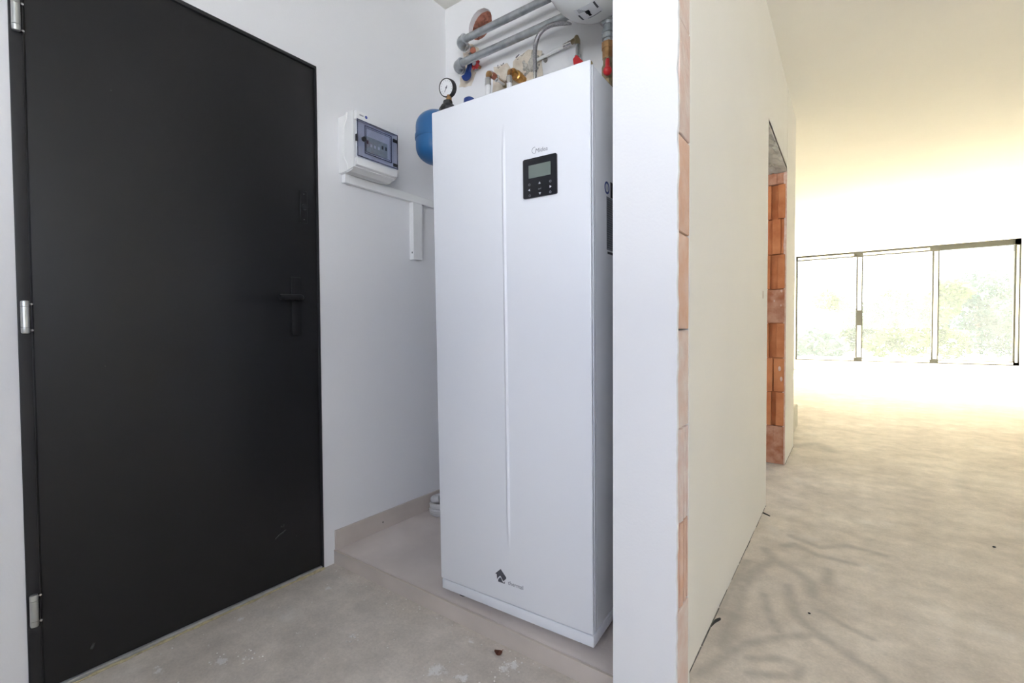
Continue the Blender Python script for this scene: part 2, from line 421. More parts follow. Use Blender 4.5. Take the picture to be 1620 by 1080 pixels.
# rough clay at the bottom of the drilled hole
bm = new()
rings = []
rng = random.Random(5)
for i in range(7):
    r = hr * 1.02 * i / 6
    rings.append([bm.verts.new((hc.x + r * math.cos(2 * math.pi * k / 24), YB + .03 + (rng.uniform(-.012, .012) if i < 6 else .0), hc.y + r * math.sin(2 * math.pi * k / 24))) for k in range(24 if i else 1)])
for i in range(6):
    for k in range(24):
        a, c = rings[i], rings[i + 1]
        if i == 0: bm.faces.new((a[0], c[k], c[(k + 1) % 24]))
        else: bm.faces.new((a[k], c[k], c[(k + 1) % 24], a[(k + 1) % 24]))
M['hole'] = mat('broken_clay', (0.36, 0.15, 0.10), 0.95, c2=(0.20, 0.075, 0.05), vscale=45, bump=0.8, bscale=80)
build('drilled_hole', bm, 'hole', wall_back, label='broken reddish clay inside the round hole', smooth=0)
# filler patches around the pipe stubs
def patch(pts, name='filler_patch', y=YB, t=.003):
    bm = new(); rng = random.Random(len(pts) * 7 + int(abs(pts[0][0]) * 1000)); q = []
    for i in range(len(pts)):
        a, c = pts[i], pts[(i + 1) % len(pts)]
        for k in range(4):
            f = k / 4; q.append((a[0] + (c[0] - a[0]) * f + rng.uniform(-.004, .004), y, a[1] + (c[1] - a[1]) * f + rng.uniform(-.004, .004)))
    prism(bm, q, (0, -t, 0)); return build(name, bm, 'patch', wall_back, smooth=0)
patch([(-1.455, 2.318), (-1.372, 2.312), (-1.335, 2.24), (-1.345, 2.10), (-1.475, 2.10), (-1.462, 2.22)])
patch([(-1.335, 2.312), (-1.25, 2.335), (-1.175, 2.30), (-1.165, 2.10), (-1.325, 2.10), (-1.342, 2.22)])
patch([(-1.66, 2.475), (-1.61, 2.49), (-1.555, 2.45), (-1.57, 2.39), (-1.64, 2.38)])
patch([(-1.675, 2.36), (-1.60, 2.385), (-1.575, 2.33), (-1.61, 2.275), (-1.69, 2.29)])
bm = new(); rng = random.Random(11)
for i in range(40):
    ball(bm, (-1.235 + rng.gauss(0, .025), YB - .002, 2.255 + rng.gauss(0, .025)), rng.uniform(.006, .013), 6)
build('loose_filler', bm, 'mortar', wall_back, kind='stuff')
# pencil marks
bm = new()
for p, q in [((-1.432, 2.323), (-1.430, 2.306)), ((-1.430, 2.306), (-1.418, 2.309)), ((-1.412, 2.318), (-1.405, 2.310)), ((-1.405, 2.310), (-1.395, 2.322)),
             ((-1.322, 2.322), (-1.302, 2.331)), ((-1.314, 2.308), (-1.305, 2.311)), ((-1.292, 2.322), (-1.284, 2.316)), ((-1.284, 2.316), (-1.270, 2.327))]:
    cyl(bm, (p[0], YB - .0012, p[1]), (q[0], YB - .0012, q[1]), .0022, n=6)
build('pencil_mark', bm, 'print', wall_back)

# ---- partition between the niche and the passage
OY0, OY1, OZ, YE = 2.957, 3.925, 2.1335, 4.59
b = new()
box(b, PL, B, 1.236, OY0, 0, ZC); box(b, PL, B, OY0, OY1, OZ + .012, ZC); box(b, PL, B, OY1 + .05, YE, 0, ZC); box(b, -.372, B, OY1 + .0131, OY1 + .05, 0, ZC); box(b, PL, -.372, OY1 - .002, OY1 + .05, OZ + .012, ZC)
wp = build('wall_partition', b, 'cream', label='cream plastered partition wall with a rough doorway opening', kind='structure', smooth=0)
# end of the partition: white front skin with a ragged edge, raw clay blocks beside it
def front_skin():
    bm = new(); rng = random.Random(21); n = 150; xr = []
    for i in range(n + 1):
        z = ZC * i / n
        xr.append((-.3262 + noise.noise((0, 0, z * 9)) * .0035 + rng.uniform(-.0012, .0012), z))
    pts = [(PL, 1.12, 0)] + [(x, 1.12, z) for x, z in xr] + [(PL, 1.12, ZC)]
    prism(bm, pts, (0, .012, 0)); return bm
fs = build('wall_end', front_skin(), 'wall', label='white plastered end of the partition beside the tall white unit', kind='structure', smooth=30)
b = new(); box(b, PL, -.445, 1.132, 1.236, 0, ZC); build('plaster_side', b, 'wall', fs, smooth=0)
# plaster bead where the raw blocks meet the cream wall
bm = new(); rng = random.Random(4); pts = []
for i in range(81):
    z = ZC * i / 80; pts.append((-.3258 + rng.uniform(-.0015, .0015), 1.2215 + noise.noise((3, 1, z * 7)) * .004, z))
prism(bm, [(B + .0, 1.2385, 0), (B + .0, 1.2385, ZC), (-.33, 1.2385, ZC)] + pts[::-1] + [(-.33, 1.2385, 0)], (0, 0, 0.0001)) if False else None
prev = None
vsl = []
for (x, y, z) in pts:
    vsl.append([bm.verts.new((x, y, z)), bm.verts.new((x + .001, 1.2365, z)), bm.verts.new((B, 1.2365, z)), bm.verts.new((B, y, z))])
for p_, q_ in zip(vsl, vsl[1:]):
    for k in range(4): bm.faces.new((p_[k], p_[(k + 1) % 4], q_[(k + 1) % 4], q_[k]))
bm.faces.new(vsl[0]); bm.faces.new(vsl[-1])
build('plaster_bead', bm, 'cream', fs, smooth=0)
zj = [0.0, .315, .526, .758, .999, 1.232, 1.462, 1.729, 1.97, 2.21, 2.45, ZC]
kinds = ['clay_d', 'groove', 'grooved', 'clay_d', 'clay_p', 'clay_p', 'clay_d', 'clay_d', 'clay_p', 'clay_d', 'clay_p']
for i in range(len(zj) - 1):
    z0, z1 = zj[i] + .002, zj[i + 1] - .002; k = kinds[i]; bm = new(); rng = random.Random(i)
    if k in ('groove', 'grooved'):
        # vertical grooves of a cut hollow block
        gd_ = .020 if k == 'groove' else .008; prof = [(1.133, -.328), (1.140, -.326), (1.1405, -.326 - gd_), (1.150, -.327 - gd_), (1.154, -.327), (1.172, -.325), (1.1725, -.326 - gd_), (1.183, -.327 - gd_), (1.187, -.327), (1.200, -.326), (1.2005, -.326 - gd_), (1.212, -.327 - gd_), (1.2155, -.327), (1.221, -.327)]
        prism(bm, [(-.44, 1.133, z0), *[(x, y, z0) for y, x in prof], (-.44, 1.221, z0)], (0, 0, z1 - z0))
        build('brick', bm, 'clay_p' if k == 'groove' else 'clay_d', fs, smooth=0)
    else:
        box(bm, -.44, -.3255 + rng.uniform(-.002, .001), 1.1325, 1.221, z0, z1, .002, 1)
        build('brick', bm, k, fs, smooth=0)
b = new(); box(b, -.43, -.352, 1.134, 1.22, 0, ZC); build('mortar_bed', b, 'mortar', fs, smooth=0)

# ---- far jamb of the doorway: exposed clay blocks, and the raw lintel soffit
jz = [0.0, .283, .534, .785, 1.04, 1.289, 1.542, 1.799, 2.05, OZ]
def jamb_piece(x0, x1, z0, z1, y, m='clay'):
    bm = new(); box(bm, x0, x1, y, OY1 + .040, z0 + .0025, z1 - .0025, .002, 1); return build('brick', bm, m, wp, smooth=0)
split = [[(-.487, -.438, .004), (-.438, -.374, 0)], [(-.487, -.455, 0), (-.455, -.425, .026), (-.425, -.374, 0)], [(-.487, -.448, .004), (-.448, -.440, .024), (-.440, -.374, .0)],
         [(-.487, -.474, 0), (-.474, -.425, .028), (-.425, -.374, 0)], [(-.487, -.374, 0)], [(-.487, -.466, 0), (-.466, -.420, .020), (-.420, -.374, -.002)],
         [(-.487, -.455, .022), (-.455, -.402, -.003), (-.402, -.374, .006)], [(-.487, -.464, 0), (-.464, -.420, .028), (-.420, -.374, 0)], [(-.487, -.430, 0), (-.430, -.374, .003)]]
b = new(); box(b, PL, -.374, OY1 + .034, OY1 + .05, 0, OZ + .012); build('mortar_bed', b, 'clay', wp, smooth=0)
for i, row in enumerate(split):
    for x0, x1, dy in row:
        jamb_piece(x0, x1, jz[i], jz[i + 1], OY1 + dy - .004, 'clay_r' if i in (0, 4, 8) else 'clay')
M['jamb_edge'] = mat('pinkish_plaster_edge', (0.66, 0.50, 0.42), 0.95, c2=(0.55, 0.36, 0.27), vscale=30, bump=0.5, bscale=90)
bm = new(); rng = random.Random(9); vsl = []
for i in range(61):
    z = OZ * i / 60; xa = -.382 + noise.noise((1, 4, z * 6)) * .006 + rng.uniform(-.0015, .0015)
    vsl.append([bm.verts.new((xa, OY1 - .002, z)), bm.verts.new((B, OY1 - .001, z)), bm.verts.new((B, OY1 + .0131, z)), bm.verts.new((xa, OY1 + .0131, z))])
for p_, q_ in zip(vsl, vsl[1:]):
    for k in range(4): bm.faces.new((p_[k], p_[(k + 1) % 4], q_[(k + 1) % 4], q_[k]))
build('plaster_edge', bm, 'jamb_edge', wp, smooth=0)
bm = new(); rng = random.Random(13)
for i in range(5):
    z = rng.choice([1.1, 1.2, 1.15, 1.25, .66, 1.9, .3, 1.43]) + rng.uniform(-.07, .07)
    ball(bm, (rng.uniform(-.455, -.385), OY1 - .006, z), rng.uniform(.004, .011), 6, (1, .35, rng.uniform(1, 2)))
build('plaster_smear', bm, 'jamb_edge', wp, kind='stuff')
bm = new(); rng = random.Random(15); g = [[bm.verts.new((PL + (B - PL) * i / 8, OY0 + (OY1 + .012 - OY0) * j / 26, OZ + (rng.uniform(-.008, .010) if 0 < i < 8 else rng.uniform(-.006, .010)))) for j in range(27)] for i in range(9)]
for i in range(8):
    for j in range(26): bm.faces.new((g[i][j], g[i + 1][j], g[i + 1][j + 1], g[i][j + 1]))
for f in list(bm.faces): pass
r = bmesh.ops.extrude_face_region(bm, geom=list(bm.faces))
for v in [q for q in r['geom'] if isinstance(q, bmesh.types.BMVert)]: v.co.z = OZ + .03
build('lintel_soffit', bm, 'soffit', wp, smooth=0)
# dark joint between screed and partition
bm = new(); rng = random.Random(17); y = 1.237
while y < YE:
    if OY0 < y < OY1: y = OY1 + .02; continue
    l = rng.uniform(.03, .14); w = rng.uniform(.0006, .0032)
    l = min(l, OY0 - y) if y < OY0 else min(l, YE - y)
    if l > .003 and rng.random() < .85: box(bm, B, B + w, y, y + l, 0, rng.uniform(.001, .004))
    y += l + rng.uniform(0, .02)
build('floor_joint', bm, 'joint', wp, smooth=0)
# small wall marks beside the opening
for yy, zz in ((2.79, 1.18), (4.486, 1.257)):
    bm = new(); box(bm, B, B + .002, yy - .012, yy + .012, zz - .02, zz + .02); build('wall_mark', bm, 'edge', wp, smooth=0)

# ---- the other walls of the hall and the large room
b = new(); box(b, -3.4, -.487, YE - .15, YE, 0, ZC); build('wall_room_front', b, 'cream', label='cream cross wall beside the large room', kind='structure', smooth=0)
b = new(); box(b, -3.4, -3.25, YB + .15, YE - .15, 0, ZC); build('wall_side_room', b, 'wall', label='white wall of the small side room', kind='structure', smooth=0)
b = new(); box(b, -3.4, -3.2, YE, YW, 0, ZC); build('wall_room_left', b, 'cream', label='cream left wall of the large room', kind='structure', smooth=0)
b = new(); box(b, 3.2, 3.4, -1.8, YW + .3, 0, ZC)
build('wall_right', b, 'cream', label='cream right wall of the hall and the large room', kind='structure', smooth=0)
# wall behind the viewer with the glazed entrance that lights the hall
EX0, EX1, EZ0, EZ1, EY = -0.7, 3.1, 0.95, 2.52, -1.3
b = new(); box(b, A - .2, EX0, EY - .2, EY, 0, ZC); box(b, EX1, 3.2, EY - .2, EY, 0, ZC); box(b, EX0, EX1, EY - .2, EY, 0, EZ0); box(b, EX0, EX1, EY - .2, EY, EZ1, ZC)
build('wall_front', b, 'wall', label='white entrance wall with a large glazed opening', kind='structure', smooth=0)
w2 = empty('window_2', (0, EY, EZ0), 'large glazed entrance front with three panes', kind='structure')
n = 3
for i in range(n + 1):
    x = EX0 + (EX1 - EX0) * i / n; b = new(); box(b, x - .03, x + .03, EY - .13, EY - .07, EZ0, EZ1); build('mullion', b, 'alu_d', w2, smooth=0)
for z in (EZ0, EZ1):
    b = new(); box(b, EX0, EX1, EY - .13, EY - .07, z - .03, z + .03); build('rail', b, 'alu_d', w2, smooth=0)
for i in range(n):
    x0 = EX0 + (EX1 - EX0) * i / n + .03; x1 = EX0 + (EX1 - EX0) * (i + 1) / n - .03
    b = new(); box(b, x0, x1, EY - .104, EY - .1, EZ0 + .03, EZ1 - .03); build('pane', b, 'pane_c', w2, smooth=0)

# ---- the window wall of the large room
WX0, WX1, WZ0, WZ1 = -1.03, 2.745, 0.24, ZC
b = new()
box(b, -3.4, WX0, YW, YW + .3, 0, ZC); box(b, WX1, 3.2, YW, YW + .3, 0, ZC); box(b, WX0, WX1, YW, YW + .3, 0, WZ0)
build('wall_window', b, 'cream', label='cream window wall of the large room', kind='structure', smooth=0)
w1 = empty('window_1', ((WX0 + WX1) / 2, YW, WZ0), 'wide three-pane sliding window with dark frame and pale protective film', kind='structure')
fy0, fy1 = YW + .0, YW + .10
def wpart(name, x0, x1, z0, z1, m='alu_d', y0=fy0, y1=fy1, parent=w1, bev=.003):
    b = new(); box(b, x0, x1, y0, y1, z0, z1, bev, 1); return build(name, b, m, parent, smooth=0)
top = wpart('top_rail', WX0, WX1, WZ1 - .115, WZ1)
wpart('film_strip', WX0 + .04, .10, WZ1 - .092, WZ1 - .045, 'film', fy0 - .002, fy0, top, 0)
wpart('film_strip', .27, 1.40, WZ1 - .092, WZ1 - .045, 'film', fy0 - .002, fy0, top, 0)
bot = wpart('bottom_rail', WX0, WX1, WZ0, WZ0 + .085)
for x0, x1 in ((WX0 + .035, .12), (.27, 1.42), (1.56, 2.66)):
    wpart('film_strip', x0, x1, WZ0 + .022, WZ0 + .066, 'film', fy0 - .002, fy0, bot, 0)
st = wpart('stile', WX0, WX0 + .035, WZ0, WZ1)
st = wpart('stile', .150, .272, WZ0 + .085, WZ1 - .115); wpart('film_strip', .178, .246, WZ0 + .10, WZ1 - .13, 'film', fy0 - .002, fy0, st, 0)
lk = wpart('sash_lock', .165, .255, 1.06, 1.40, 'alu_d', fy0 - .03, fy0 - .002)
st = wpart('stile', 1.448, 1.560, WZ0 + .085, WZ1 - .115); wpart('film_strip', 1.474, 1.534, WZ0 + .10, WZ1 - .13, 'film', fy0 - .002, fy0, st, 0)
st = wpart('stile', 2.655, WX1, WZ0, WZ1); wpart('film_strip', 2.684, 2.718, WZ0 + .06, WZ1 - .13, 'film', fy0 - .002, fy0, st, 0)
for x0, x1 in ((WX0 + .035, .150), (.272, 1.448), (1.560, 2.655)):
    b = new(); box(b, x0, x1, YW + .055, YW + .061, WZ0 + .085, WZ1 - .115); build('pane', b, 'pane', w1, smooth=0)

# ---- plinth with tiled riser, and tile skirting
PY0 = 1.1654
b = new(); box(b, A, PL, PY0 + .011, YB, 0, ZP, 0)
pl = build('plinth', b, 'plinth', label='low tiled plinth under the tall white unit', kind='structure', smooth=0)
b = new(); box(b, A, PL, PY0, PY0 + .010, 0, ZP - .0005, .001, 1); build('riser_tile', b, 'tile', pl, smooth=0)
b = new(); box(b, A, PL, PY0 - .0006, PY0 + .005, ZP - .0012, ZP + .0005, 0); build('edge_joint', b, 'edge', pl, smooth=0)
b = new(); box(b, A, A + .010, PY0 + .004, YB, ZP, .1425, .0015, 1)
bl = build('baseboard_left', b, 'tile', label='beige tile skirting along the white wall on the plinth', kind='structure', smooth=0)
bm = new(); ball(bm, (A + .010, 1.42, .095), .0035, 8, (.4, 1, 1)); build('chip', bm, 'dark_bit', bl)
b = new(); box(b, A + .010, PL, YB - .010, YB, ZP, .1425, .0015, 1)
build('baseboard_back', b, 'tile', label='beige tile skirting behind the tall white unit', kind='structure', smooth=0)

# ---- black steel door
door = empty('door_1', (A, (DY0 + DY1) / 2, 0), 'black steel door with three zinc hinges in a white wall', kind='structure')
def dpart(name, x0, x1, y0, y1, z0, z1, m='black', bev=.0, parent=door):
    b = new(); box(b, x0, x1, y0, y1, z0, z1, bev, 2); return build(name, b, m, parent)
dpart('frame_jamb', A - .12, A + .006, DY0, .268, 0, DZ, 'black_f', .002)
dpart('frame_jamb', A - .12, A + .004, 1.1085, DY1, 0, DZ, 'black_f', .0015)
dpart('frame_head', A - .12, A + .004, .268, 1.1085, DZ - .013, DZ, 'black_f', .0015)
leaf = dpart('door_leaf', A - .055, A - .001, .272, 1.1065, .016, DZ - .0155, 'black', .002)
dpart('threshold', A - .10, A + .004, .268, 1.1085, 0, .013, 'alu', .001)
bm = new(); rng = random.Random(31); pts = []; rad = []
y = .25
while y < 1.13:
    pts.append((A + .009 + rng.uniform(-.002, .002), y, .003 + rng.uniform(0, .002))); rad.append(rng.uniform(.0025, .005) * (1.6 if y > 1.0 else 1)); y += .018
tube(bm, pts, .004, 8, rad); build('foam_bead', bm, 'foam', door)
def hinge(z, h=.088):
    yb_, x = .2545, A + .016; r = .0088
    bm = new(); cyl(bm, (x, yb_, z - h / 2 + .017), (x, yb_, z + h / 2 - .017), r, n=20)
    hg = build('hinge', bm, 'zinc', door)
    for s in (-1, 1):
        bm = new(); z0 = z + s * (h / 2 - .016); z1 = z + s * h / 2
        lathe(bm, [(0, 0), (r, 0), (r, .011), (r * .9, .0145), (r * .5, .016), (0, .016)], (x, yb_, z0), (0, 0, s), 20); build('knuckle', bm, 'zinc', hg)
        bm = new(); ball(bm, (A + .008, yb_ + .0135, z + s * (h / 2 - .009)), .0042, 10); build('screw', bm, 'chrome', hg)
    bm = new(); box(bm, A + .004, A + .010, yb_ - .008, yb_ + .010, z - h / 2 + .004, z + h / 2 - .004); build('hinge_leaf', bm, 'black_f', hg)
for z in (1.833, 1.042, .252): hinge(z)
# handle and lock
bm = new(); box(bm, A - .001, A + .005, .994, 1.034, .985, 1.215, .002, 2); hp = build('handle_plate', bm, 'hw_black', door)
bm = new(); pts = [(A + .003, 1.014, 1.133), (A + .035, 1.014, 1.133)] + arc((A + .035, 1.004, 1.133), (0, 1, 0), (1, 0, 0), .010, 0, math.pi / 2, 5)[1:] + [(A + .045, .925, 1.130)]
tube(bm, pts, .0115, 12); build('lever', bm, 'hw_black', hp)
bm = new(); cyl(bm, (A + .004, 1.014, 1.133), (A + .012, 1.014, 1.133), .014); build('rose', bm, 'hw_black', hp)
bm = new(); box(bm, A - .001, A + .004, 1.036, 1.068, 1.437, 1.565, .0015, 1); lp = build('lock_plate', bm, 'hw_black', door)
bm = new(); cyl(bm, (A + .003, 1.053, 1.50), (A + .014, 1.053, 1.50), .012, n=20); build('lock_cylinder', bm, 'black_pl', lp)
bm = new()
for z in (1.45, 1.552): ball(bm, (A + .004, 1.052, z), .0022, 8)
build('plate_screw', bm, 'chrome', lp)
# scuffs and specks of plaster on the leaf (proud by a hair)
bm = new()
def smear(pts, r):
    for p, q in zip(pts, pts[1:]): cyl(bm, (A - .0008, p[0], p[1]), (A - .0008, q[0], q[1]), r, r * .8, 8)
smear([(.915, .198), (.930, .208), (.945, .213), (.957, .220)], .0035); smear([(.938, .241), (.946, .236), (.951, .243)], .004)
smear([(.372, .075), (.378, .09)], .004)
for yy, zz in ((.45, 1.72), (.95, 1.29), (1.0, .18), (.6, .4), (.42, .9)): ball(bm, (A, yy, zz), .0016, 6)
build('scuff', bm, 'scuff', leaf)

# ================================================================== THE TALL WHITE UNIT
o = Vector((-1.1625, 1.1795, ZP + .03))
ex = Vector((0.99907792, 0.04255078, -0.00572197)).normalized(); ey = -Vector((0.04241406, -0.9988534, -0.02220218)).normalized(); ez = ex.cross(ey).normalized()
UM = Matrix(((ex.x, ey.x, ez.x, o.x), (ex.y, ey.y, ez.y, o.y), (ex.z, ey.z, ez.z, o.z), (0, 0, 0, 1)))
unit = empty('hot_water_unit', o, 'tall white enamel heat pump cabinet with black control panel on a low plinth', 'water heater', mx=UM)
UW, UH, UD = .580, 1.648, .58
def up(name, bm, m, parent=unit, **k): return build(name, bm, m, parent, local=True, **k)
up('base', box(new(), .003, UW, .002, UD, 0, .034, .003), 'enamel')
up('cabinet', box(new(), .006, UW - .002, .034, UD - .004, .036, UH - .006, .003), 'enamel')
fp = up('front_panel', box(new(), .0, UW - .001, 0, .006, .0375, UH, .004, 3), 'enamel')
b = new(); box(b, .004, UW - .006, .006, .033, .0375, UH - .004); up('panel_return', b, 'enamel')
for x0, x1 in ((UW - .0045, UW + .0005), (-.0005, .0045)):
    up('side_trim', box(new(), x0, x1, .012, .026, .040, UH - .008, .0012, 1), 'enamel')
# embossed vertical ridge
bm = new(); xr, z0, z1 = .2925, .19, 1.555
sec = []
for i in range(41):
    t = i / 40; z = z0 + (z1 - z0) * t; k = min(1, 10 * t, 10 * (1 - t))
    sec.append([bm.verts.new((xr + dx, -dy * k + .0005, z)) for dx, dy in ((-.010, 0), (-.005, .0018), (-.001, .0055), (.003, .004), (.006, 0))])
for p, q in zip(sec, sec[1:]):
    for k in range(4): bm.faces.new((p[k], p[k + 1], q[k + 1], q[k]))
up('ridge', bm, 'enamel', fp)
for x in (.06, UW - .06):
    for y in (.06, UD - .06):
        fz = -(o.z - ZP + x * ex.z + y * ey.z) / ez.z; bm = new(); lathe(bm, [(0, fz), (.022, fz), (.022, fz + .008), (.010, fz + .010), (.010, .001), (0, .001)], (x, y, 0), n=18); up('foot', bm, 'black_pl')
for y in (.10, .155):
    up('vent_slot', box(new(), UW - .001, UW + .0015, y, y + .035, .010, .022, .0008, 1), 'enamel')
# control panel
def rrect(cx0, cx1, cz0, cz1, r, y, n=5):
    pts = []
    for (x, z, a) in ((cx1 - r, cz1 - r, 0), (cx0 + r, cz1 - r, 90), (cx0 + r, cz0 + r, 180), (cx1 - r, cz0 + r, 270)):
        for i in range(n + 1):
            t = math.radians(a + 90 * i / n); pts.append((x + r * math.cos(t), y, z + r * math.sin(t)))
    return pts
bm = new(); prism(bm, rrect(.364, .477, 1.304, 1.4185, .005, 0), (0, -.005, 0)); cp = up('control_panel', bm, 'panel')
bm = new(); prism(bm, rrect(.384, .4577, 1.361, 1.3985, .001, -.005, 2), (0, -.0006, 0)); up('screen', bm, 'lcd', cp)
def tri(cx, cz, ang, s=.0042):
    return [(cx + s * math.cos(math.radians(ang + a)), -.0052, cz + s * math.sin(math.radians(ang + a))) for a in (0, 120, 240)]
for cx, cz, ang in ((.4207, 1.3427, 90), (.4214, 1.3134, 270), (.386, 1.3275, 180), (.4561, 1.327, 0)):
    bm = new(); prism(bm, tri(cx, cz, ang), (0, -.0005, 0)); up('arrow_key', bm, 'icon', cp)
for cx, cz in ((.3862, 1.343), (.3869, 1.3114), (.4563, 1.3421), (.4559, 1.3116)):
    bm = new(); lathe(bm, [(.0022, 0), (.0036, 0), (.0036, .0006), (.0022, .0006), (.0022, 0)], (cx, -.005, cz), (0, -1, 0), 14); up('round_key', bm, 'icon2', cp)
bm = new()
for p, q in (((.425, 1.3295), (.425, 1.326)), ((.425, 1.326), (.4165, 1.326)), ((.4165, 1.326), (.419, 1.328)), ((.4165, 1.326), (.419, 1.324))): cyl(bm, (p[0], -.0052, p[1]), (q[0], -.0052, q[1]), .0006, n=6)
up('enter_key', bm, 'icon2', cp)
# maker's mark above the panel, product mark near the base
lg = text_bm('Midea', .0172, (.4035, -.0002, 1.4335), (1.02, 0, 0), (.15, 0, 1), (0, -1, 0))
up('maker_mark', lg, 'print_l', fp, smooth=0)
bm = new(); tube(bm, arc((.4020, -.0004, 1.4415), (1, 0, 0), (0, 0, 1), .0088, math.radians(75), math.radians(285), 16), .0007, 6); up('maker_swirl', bm, 'print_l', fp)
def wave(n=14):
    out = []
    for i in range(n + 1):
        t = i / n; x = .2440 + (.2790 - .2440) * t
        z = .1055 + .0115 * math.exp(-((t - .36) / .20) ** 2) - .0035 * math.exp(-((t - .70) / .14) ** 2) + .007 * max(0, t - .72) / .28
        out.append((x, z))
    return out
wv = wave()
bm = new(); poly = [(.2584, .1425), (.2372, .1225), (.2430, .1215), (.2440, .1040)] + [(x, z + .0028) for x, z in wv[1:]] + [(.2800, .1205)]
prism(bm, [(x, -.0001, z) for x, z in poly], (0, -.0006, 0)); hm = up('house_mark', bm, 'print', fp, smooth=0)
bm = new(); poly = [(.2480, .0985), (.2740, .0985), (.2745, .1080)] + [(x, z - .0026) for x, z in wv[2:-2]][::-1]
prism(bm, [(x, -.0001, z) for x, z in poly], (0, -.0006, 0)); up('house_mark', bm, 'print', fp, smooth=0)
up('product_mark', text_bm('thermal', .0185, (.2868, -.0002, .1000), (1.0, 0, 0), (0, 0, 1), (0, -1, 0)), 'print_l', fp, smooth=0)
# stickers on the right side
XS = UW - .002
bm = new(); lathe(bm, [(.0125, 0), (.0185, 0), (.0185, .0006), (.0125, .0006), (.0125, 0)], (XS, .119, 1.331), (1, 0, 0), 24); stk = up('round_sticker', bm, 'blue_print')
bm = new(); cyl(bm, (XS, .119, 1.331), (XS + .0004, .119, 1.331), .0125, n=24); up('sticker_face', bm, 'paper', stk)
up('sticker_letter', text_bm('i', .017, (XS + .0004, .1165, 1.3255), (0, 1, 0), (0, 0, 1), (1, 0, 0)), 'blue_print', stk, smooth=0)
up('energy_sticker', box(new(), XS, XS + .0006, .147, .175, 1.308, 1.354, .0), 'panel')
ls = up('rating_label', box(new(), XS, XS + .0005, .1155, .185, 1.150, 1.306, 0), 'label_g')
bm = new()
for i in range(22):
    z = 1.156 + i * .0067
    box(bm, XS + .0004, XS + .0008, .119, .12 + (.06 if i % 4 else .045), z, z + .0022)
up('label_line', bm, 'print', ls, smooth=0)
up('barcode', box(new(), XS, XS + .0005, .122, .17, 1.138, 1.145, 0), 'print')
# brass fixing clip at the top right corner
bm = new(); tube(bm, arc((UW - .012, .016, UH - .006), (1, 0, 0), (0, 0, 1), .009, math.pi, 0, 8), .003, 8); up('corner_clip', bm, 'brass_d')

# ================================================================== ELECTRICS ON THE LEFT WALL
BX = -1.6566; by0, by1, bz0, bz1 = 1.2155, 1.4265, 1.678, 1.916
bxr = empty('fuse_box', (A, 1.32, bz0), 'white plastic fuse box with smoked clear lid on the wall', 'fuse box')
build('back_box', box(new(), A, A + .062, by0, by1, bz0, bz1, .004), 'pvc', bxr)
# cover with the wavy joint seen on its side
bm = new(); pr = [(A + .062, bz0 + .004)]
def wavex(z):
    t = (z - bz0) / (bz1 - bz0); return A + .072 - .026 * (1 / (1 + math.exp(-(t - .16) * 26)) - 1 / (1 + math.exp(-(t - .84) * 26)))
pts = [(wavex(bz0 + (bz1 - bz0) * i / 40), by0 - .006, bz0 + (bz1 - bz0) * i / 40) for i in range(41)]
prism(bm, pts + [(BX - .016, by0 - .006, bz1), (BX - .016, by0 - .006, bz0 + .006)], (0, by1 - by0 + .010, 0)); cv = build('cover', bm, 'pvc', bxr, smooth=25)
bm = new(); tube(bm, [(p[0] + .002, p[1] - .001, p[2]) for p in pts], .0032, 8); build('cover_seam', bm, 'pvc', cv)
build('cover_rim', box(new(), BX - .017, BX, by0 - .001, by1 + .001, 1.879, bz1 - .001, .003), 'pvc', bxr)
build('cover_rim', box(new(), BX - .017, BX, by0 - .001, by1 + .001, bz0 + .012, 1.723, .003), 'pvc', bxr)
bm = new(); prism(bm, [(BX - .0005, by0, bz0 + .016), (BX - .05, by0, bz0 - .006), (BX - .075, by0, bz0 - .006), (BX - .075, by0, bz0 + .016)], (0, by1 - by0, 0)); build('cover_chin', bm, 'pvc2', bxr, smooth=0)
for i in range(6):
    y0 = 1.262 + i * .0195
    w = build('breaker', box(new(), BX - .0165, BX - .006, y0, y0 + .0185, 1.762, 1.825, .001, 1), 'din' , bxr, smooth=0)
    if i in (0, 4, 5): build('toggle', box(new(), BX - .006, BX - .003, y0 + .005, y0 + .0135, 1.793, 1.808, .001, 1), 'black_pl', w, smooth=0)
    else: build('toggle', box(new(), BX - .006, BX - .004, y0 + .004, y0 + .0145, 1.785, 1.797, .001, 1), 'din_w', w, smooth=0)
build('breaker_apron', box(new(), BX - .0165, BX - .013, 1.225, 1.42, 1.73, 1.876), 'din_w', bxr, smooth=0)
lid = build('lid', box(new(), BX + .001, BX + .004, 1.2125, 1.4275, 1.7245, 1.8775, .001, 1), 'tint', bxr, smooth=0)
def ring(y0, y1, z0, z1, w, x0, x1, m, nm):
    bm = new(); box(bm, x0, x1, y0, y1, z1 - w, z1); box(bm, x0, x1, y0, y1, z0, z0 + w); box(bm, x0, x1, y0, y0 + w, z0 + w, z1 - w); box(bm, x0, x1, y1 - w, y1, z0 + w, z1 - w)
    return build(nm, bm, m, lid, smooth=0)
ring(1.2125, 1.4275, 1.7245, 1.8775, .004, BX + .004, BX + .0055, 'tint_d', 'lid_rim')
ring(1.250, 1.392, 1.745, 1.862, .003, BX + .004, BX + .006, 'tint_d', 'lid_window')
ring(1.257, 1.385, 1.752, 1.855, .0018, BX + .004, BX + .005, 'tint_d', 'lid_step')
bm = new(); cyl(bm, (BX + .004, 1.243, 1.801), (BX + .013, 1.243, 1.801), .0095, n=18); build('latch', bm, 'black_pl', lid)
build('latch_tab', box(new(), BX - .004, BX + .006, 1.2095, 1.2145, 1.786, 1.814, .001, 1), 'black_pl', lid)
